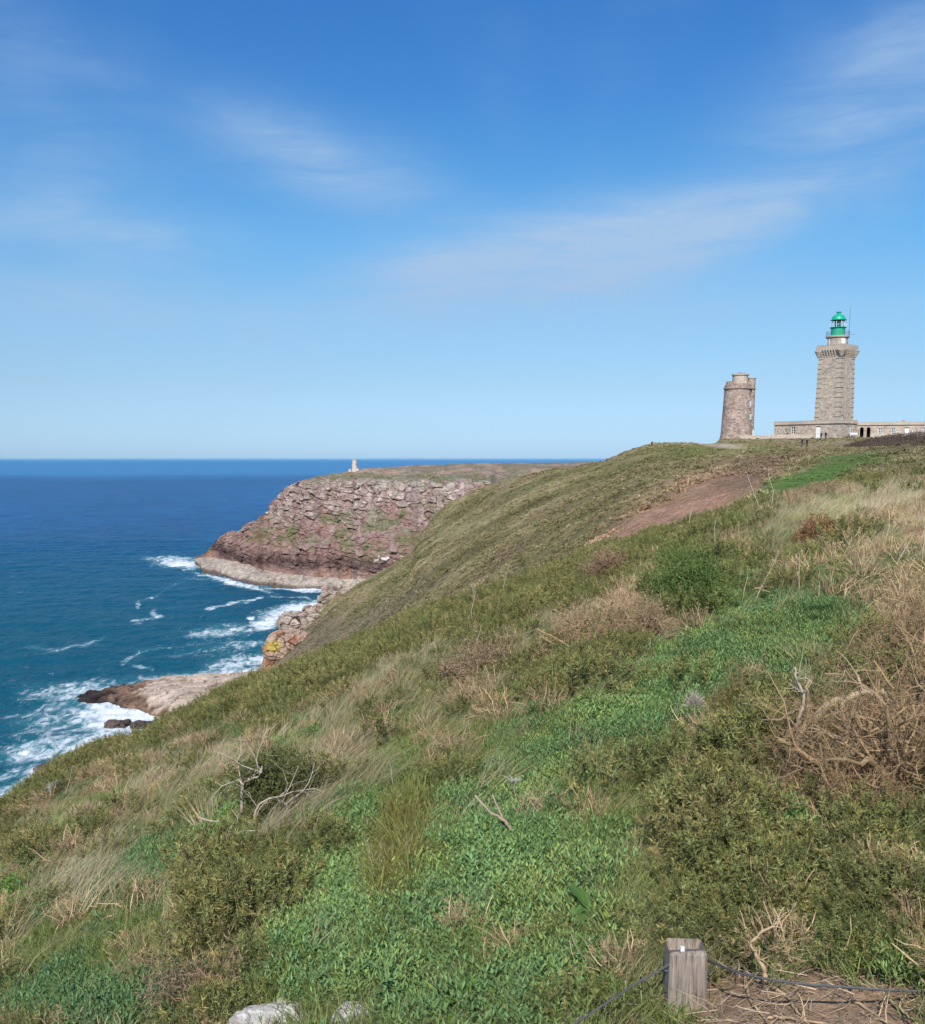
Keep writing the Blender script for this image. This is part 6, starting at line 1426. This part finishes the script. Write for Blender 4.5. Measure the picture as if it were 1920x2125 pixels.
# ------------------------------------------------------------------ dark heather thicket beside the wing
def thicket():
    g = np.random.default_rng(995); d = 206.0; c = P(1905, 924, d); o = thing('heather_thicket', 'dark purplish-brown leafless thicket in front of the right wing', 'shrub', c); px_ = d/F; n = 15000
    a = g.uniform(0, 6.28, n); r = np.sqrt(g.uniform(0, 1, n)); X = r*np.cos(a)*15.0; Y = r*np.sin(a)*6.0; hmax = 2.75*np.clip(1 - r**2.2, 0, 1)*(1 + .16*fbm(X/2.4, Y/2.4, 0, 3, 997)); b = np.stack([X, Y, hmax*g.uniform(.55, 1.02, n) - .3], -1)
    t = g.uniform(.6, 1.35, n)[:, None]*np.array([.125, .088, .080]); br = g.uniform(0, 1, n) < .18; t[br] *= np.array([1.5, 1.4, 1.05]); dd = rdir(g, n) + np.array([.3, 0, .9]); Vv, Ff, Cc = leaflets(g, b, dd, rdir(g, n), g.uniform(.18, .5, n), g.uniform(.05, .14, n), t); link('twig_mass', mesh_np('twig_mass', Vv, [Ff], False, Cc), spine_dead, o)
    m = MB()
    for k in range(60):
        i = int(g.integers(0, n)); p = b[i]; m.tube([(p[0], p[1], -.6), (p[0] + g.normal(0, .15), p[1], p[2]*.6), tuple(p + np.array([g.normal(0, .2), 0, .15]))], [.05, .035, .015], 4, np.array([.17, .12, .10]))
    m.build('stems', wood_dead, o)
thicket()
for k, (u, v, w) in enumerate(((1451, 921, 1.0), (1461, 920, .5))):
    pass

# ------------------------------------------------------------------ people
skinm = simple('skin', (.45, .28, .20), .6, .3)
def cloth(name, c): return simple(name, c, .85, .15, 3.0, .2)
def person(label, u, v, d, hgt, jacket, trousers, hair, face=0.0, stride=.16, pose='walk', cat='person'):
    p = P(u, v, d); s = hgt/1.75
    if pose == 'bend':
        J = {'pel': (0, 0, .82), 'chest': (.22, -.05, 1.05), 'neck': (.42, -.05, 1.12), 'head': (.55, -.06, 1.15), 'hl': (-.02, .1, .78), 'kl': (.10, .12, .43), 'fl': (-.05, .12, .04), 'tl': (.12, .12, .02), 'hr': (-.02, -.1, .78), 'kr': (.16, -.13, .45), 'fr': (.1, -.13, .04), 'tr': (.27, -.13, .02), 'sl': (.3, .19, 1.1), 'el': (.36, .24, .82), 'wl': (.44, .2, .6), 'sr': (.3, -.19, 1.1), 'er': (.38, -.24, .84), 'wr': (.48, -.18, .62)}
    else:
        t = stride; J = {'pel': (0, 0, .95), 'chest': (.02, 0, 1.27), 'neck': (.03, 0, 1.47), 'head': (.05, 0, 1.63), 'hl': (0, .1, .90), 'kl': (t*.6 + .04, .1, .50), 'fl': (t, .1, .07), 'tl': (t + .16, .11, .03), 'hr': (0, -.1, .90), 'kr': (-t*.2 + .04, -.1, .50), 'fr': (-t, -.1, .09), 'tr': (-t + .15, -.11, .03), 'sl': (.01, .20, 1.40), 'el': (-t*.6, .26, 1.12), 'wl': (-t*.2, .25, .87), 'sr': (.01, -.20, 1.40), 'er': (t*.5, -.26, 1.12), 'wr': (t + .05, -.24, .89)}
    Rr = {'pel': .155, 'chest': .175, 'neck': .065, 'head': .105, 'hl': .10, 'kl': .07, 'fl': .05, 'tl': .04, 'hr': .10, 'kr': .07, 'fr': .05, 'tr': .04, 'sl': .075, 'el': .055, 'wl': .042, 'sr': .075, 'er': .055, 'wr': .042}
    K = list(J); E = [('pel', 'chest'), ('chest', 'neck'), ('neck', 'head'), ('pel', 'hl'), ('hl', 'kl'), ('kl', 'fl'), ('fl', 'tl'), ('pel', 'hr'), ('hr', 'kr'), ('kr', 'fr'), ('fr', 'tr'), ('chest', 'sl'), ('sl', 'el'), ('el', 'wl'), ('chest', 'sr'), ('sr', 'er'), ('er', 'wr')]
    me = bpy.data.meshes.new('body'); me.from_pydata([J[k] for k in K], [(K.index(a), K.index(b)) for a, b in E], [])
    tmp = bpy.data.objects.new('tmp_body', me); SC.collection.objects.link(tmp); sk = tmp.modifiers.new('skin', 'SKIN'); sk.use_smooth_shade = True
    for k, vtx in zip(K, me.skin_vertices[0].data): vtx.radius = (Rr[k], Rr[k]); vtx.use_root = (k == 'pel')
    ss = tmp.modifiers.new('sub', 'SUBSURF'); ss.levels = 1; ss.render_levels = 1
    dg = bpy.context.evaluated_depsgraph_get(); ev = tmp.evaluated_get(dg); bm_ = bpy.data.meshes.new_from_object(ev); bpy.data.objects.remove(tmp)
    for mm in (jacket, trousers, skinm, hair): bm_.materials.append(mm)
    hd = Vector(J['head']); wr = [Vector(J['wl']), Vector(J['wr'])]
    for f in bm_.polygons:
        c = f.center
        if (c - hd).length < .17: f.material_index = 3 if (c.z > hd.z + .02 or c.x < hd.x - .02) else 2
        elif min((c - w_).length for w_ in wr) < .07: f.material_index = 2
        elif c.z < (.86 if pose != 'bend' else .80) and not (pose == 'bend' and c.x > .28): f.material_index = 1
    o = link('person', bm_); o.location = tuple(p); o.scale = (s, s, s); o.rotation_euler[2] = face; tag(o, label, 'person')
    return o
navy = cloth('navy_cloth', (.03, .04, .065)); black = cloth('black_cloth', (.018, .018, .02)); dark = cloth('charcoal_cloth', (.05, .055, .06)); jean = cloth('denim', (.06, .10, .19)); brownh = cloth('brown_hair', (.06, .035, .02)); redc = cloth('maroon_cloth', (.14, .03, .03))
def dhill(u, v): return float(mid_depth(np.array(float(u)), np.array(float(v))))
person('person in dark blue coat walking downhill, left one of the walking pair', 1664.5, 926, dhill(1664, 926), 1.78, navy, dark, brownh, -1.4, .17)
person('person in black walking beside the dark blue coat, right one of the pair', 1674.5, 927, dhill(1674, 927), 1.72, black, black, brownh, -1.2, .14)
person('person in blue jeans standing beside the white lighthouse door', 1704, 912, 234.5, 1.7, navy, jean, brownh, 1.9, .08)
person('person in dark clothes standing right of the blue-jeans person at the lighthouse wall', 1713.5, 911.5, 235.0, 1.75, black, black, brownh, 1.2, .10)
person('person half hidden behind the low pale wall below the left window', 1634, 911, 243.5, 1.68, black, dark, brownh, 0.3, .05)
person('person in black bending over on the hill crest against the sky', 1352, 925.5, dhill(1352, 925), 1.62, black, black, black, .3, .1, 'bend')

# ------------------------------------------------------------------ bicycles by the wing
def bicycle(label, u, v, d, rz, paint):
    p = P(u, v, d); o = thing('bicycle', label, 'bicycle', p, rz, 'bicycles by the lighthouse')
    for x in (-.52, .52):
        a = np.linspace(0, 2*math.pi, 29); m = MB(); m.tube(np.stack([x + .33*np.cos(a), 0*a, .35 + .33*np.sin(a)], -1), .025, 5, cap=False); w = m.build('wheel', black, o)
        m = MB()
        for k in range(8): b = math.pi*k/8; m.tube([(x + .31*math.cos(b), 0, .35 + .31*math.sin(b)), (x - .31*math.cos(b), 0, .35 - .31*math.sin(b))], .004, 3)
        m.build('spokes', steel, w)
    m = MB(); A, B, C_, D_, E_ = (-.52, 0, .35), (-.05, 0, .32), (-.2, 0, .85), (.38, 0, .88), (.52, 0, .35)
    for a, b in ((A, B), (B, C_), (C_, D_), (B, D_), (A, C_), (D_, E_)): m.tube([a, b], .022, 6)
    m.build('frame', paint, o); m = MB(); m.box(-.34, -.08, -.07, .07, .92, .98, taper=.02); m.tube([(-.2, 0, .85), (-.22, 0, .93)], .015, 5); m.build('saddle', black, o)
    m = MB(); m.tube([(.38, 0, .88), (.35, 0, 1.02)], .015, 5); m.tube([(.33, -.28, 1.04), (.37, 0, 1.03), (.33, .28, 1.04)], .014, 5); m.build('handlebar', black, o)
bicycle('dark bicycle parked left of the white panel, nearest the lighthouse corner', 1759, 911, 235.5, .25, black); bicycle('dark bicycle parked between its neighbour and the white panel', 1765, 911, 236.2, -.2, dark); bicycle('grey bicycle parked under the white panel', 1774, 910.5, 237.0, .1, steel)
put_near(); put_heath()
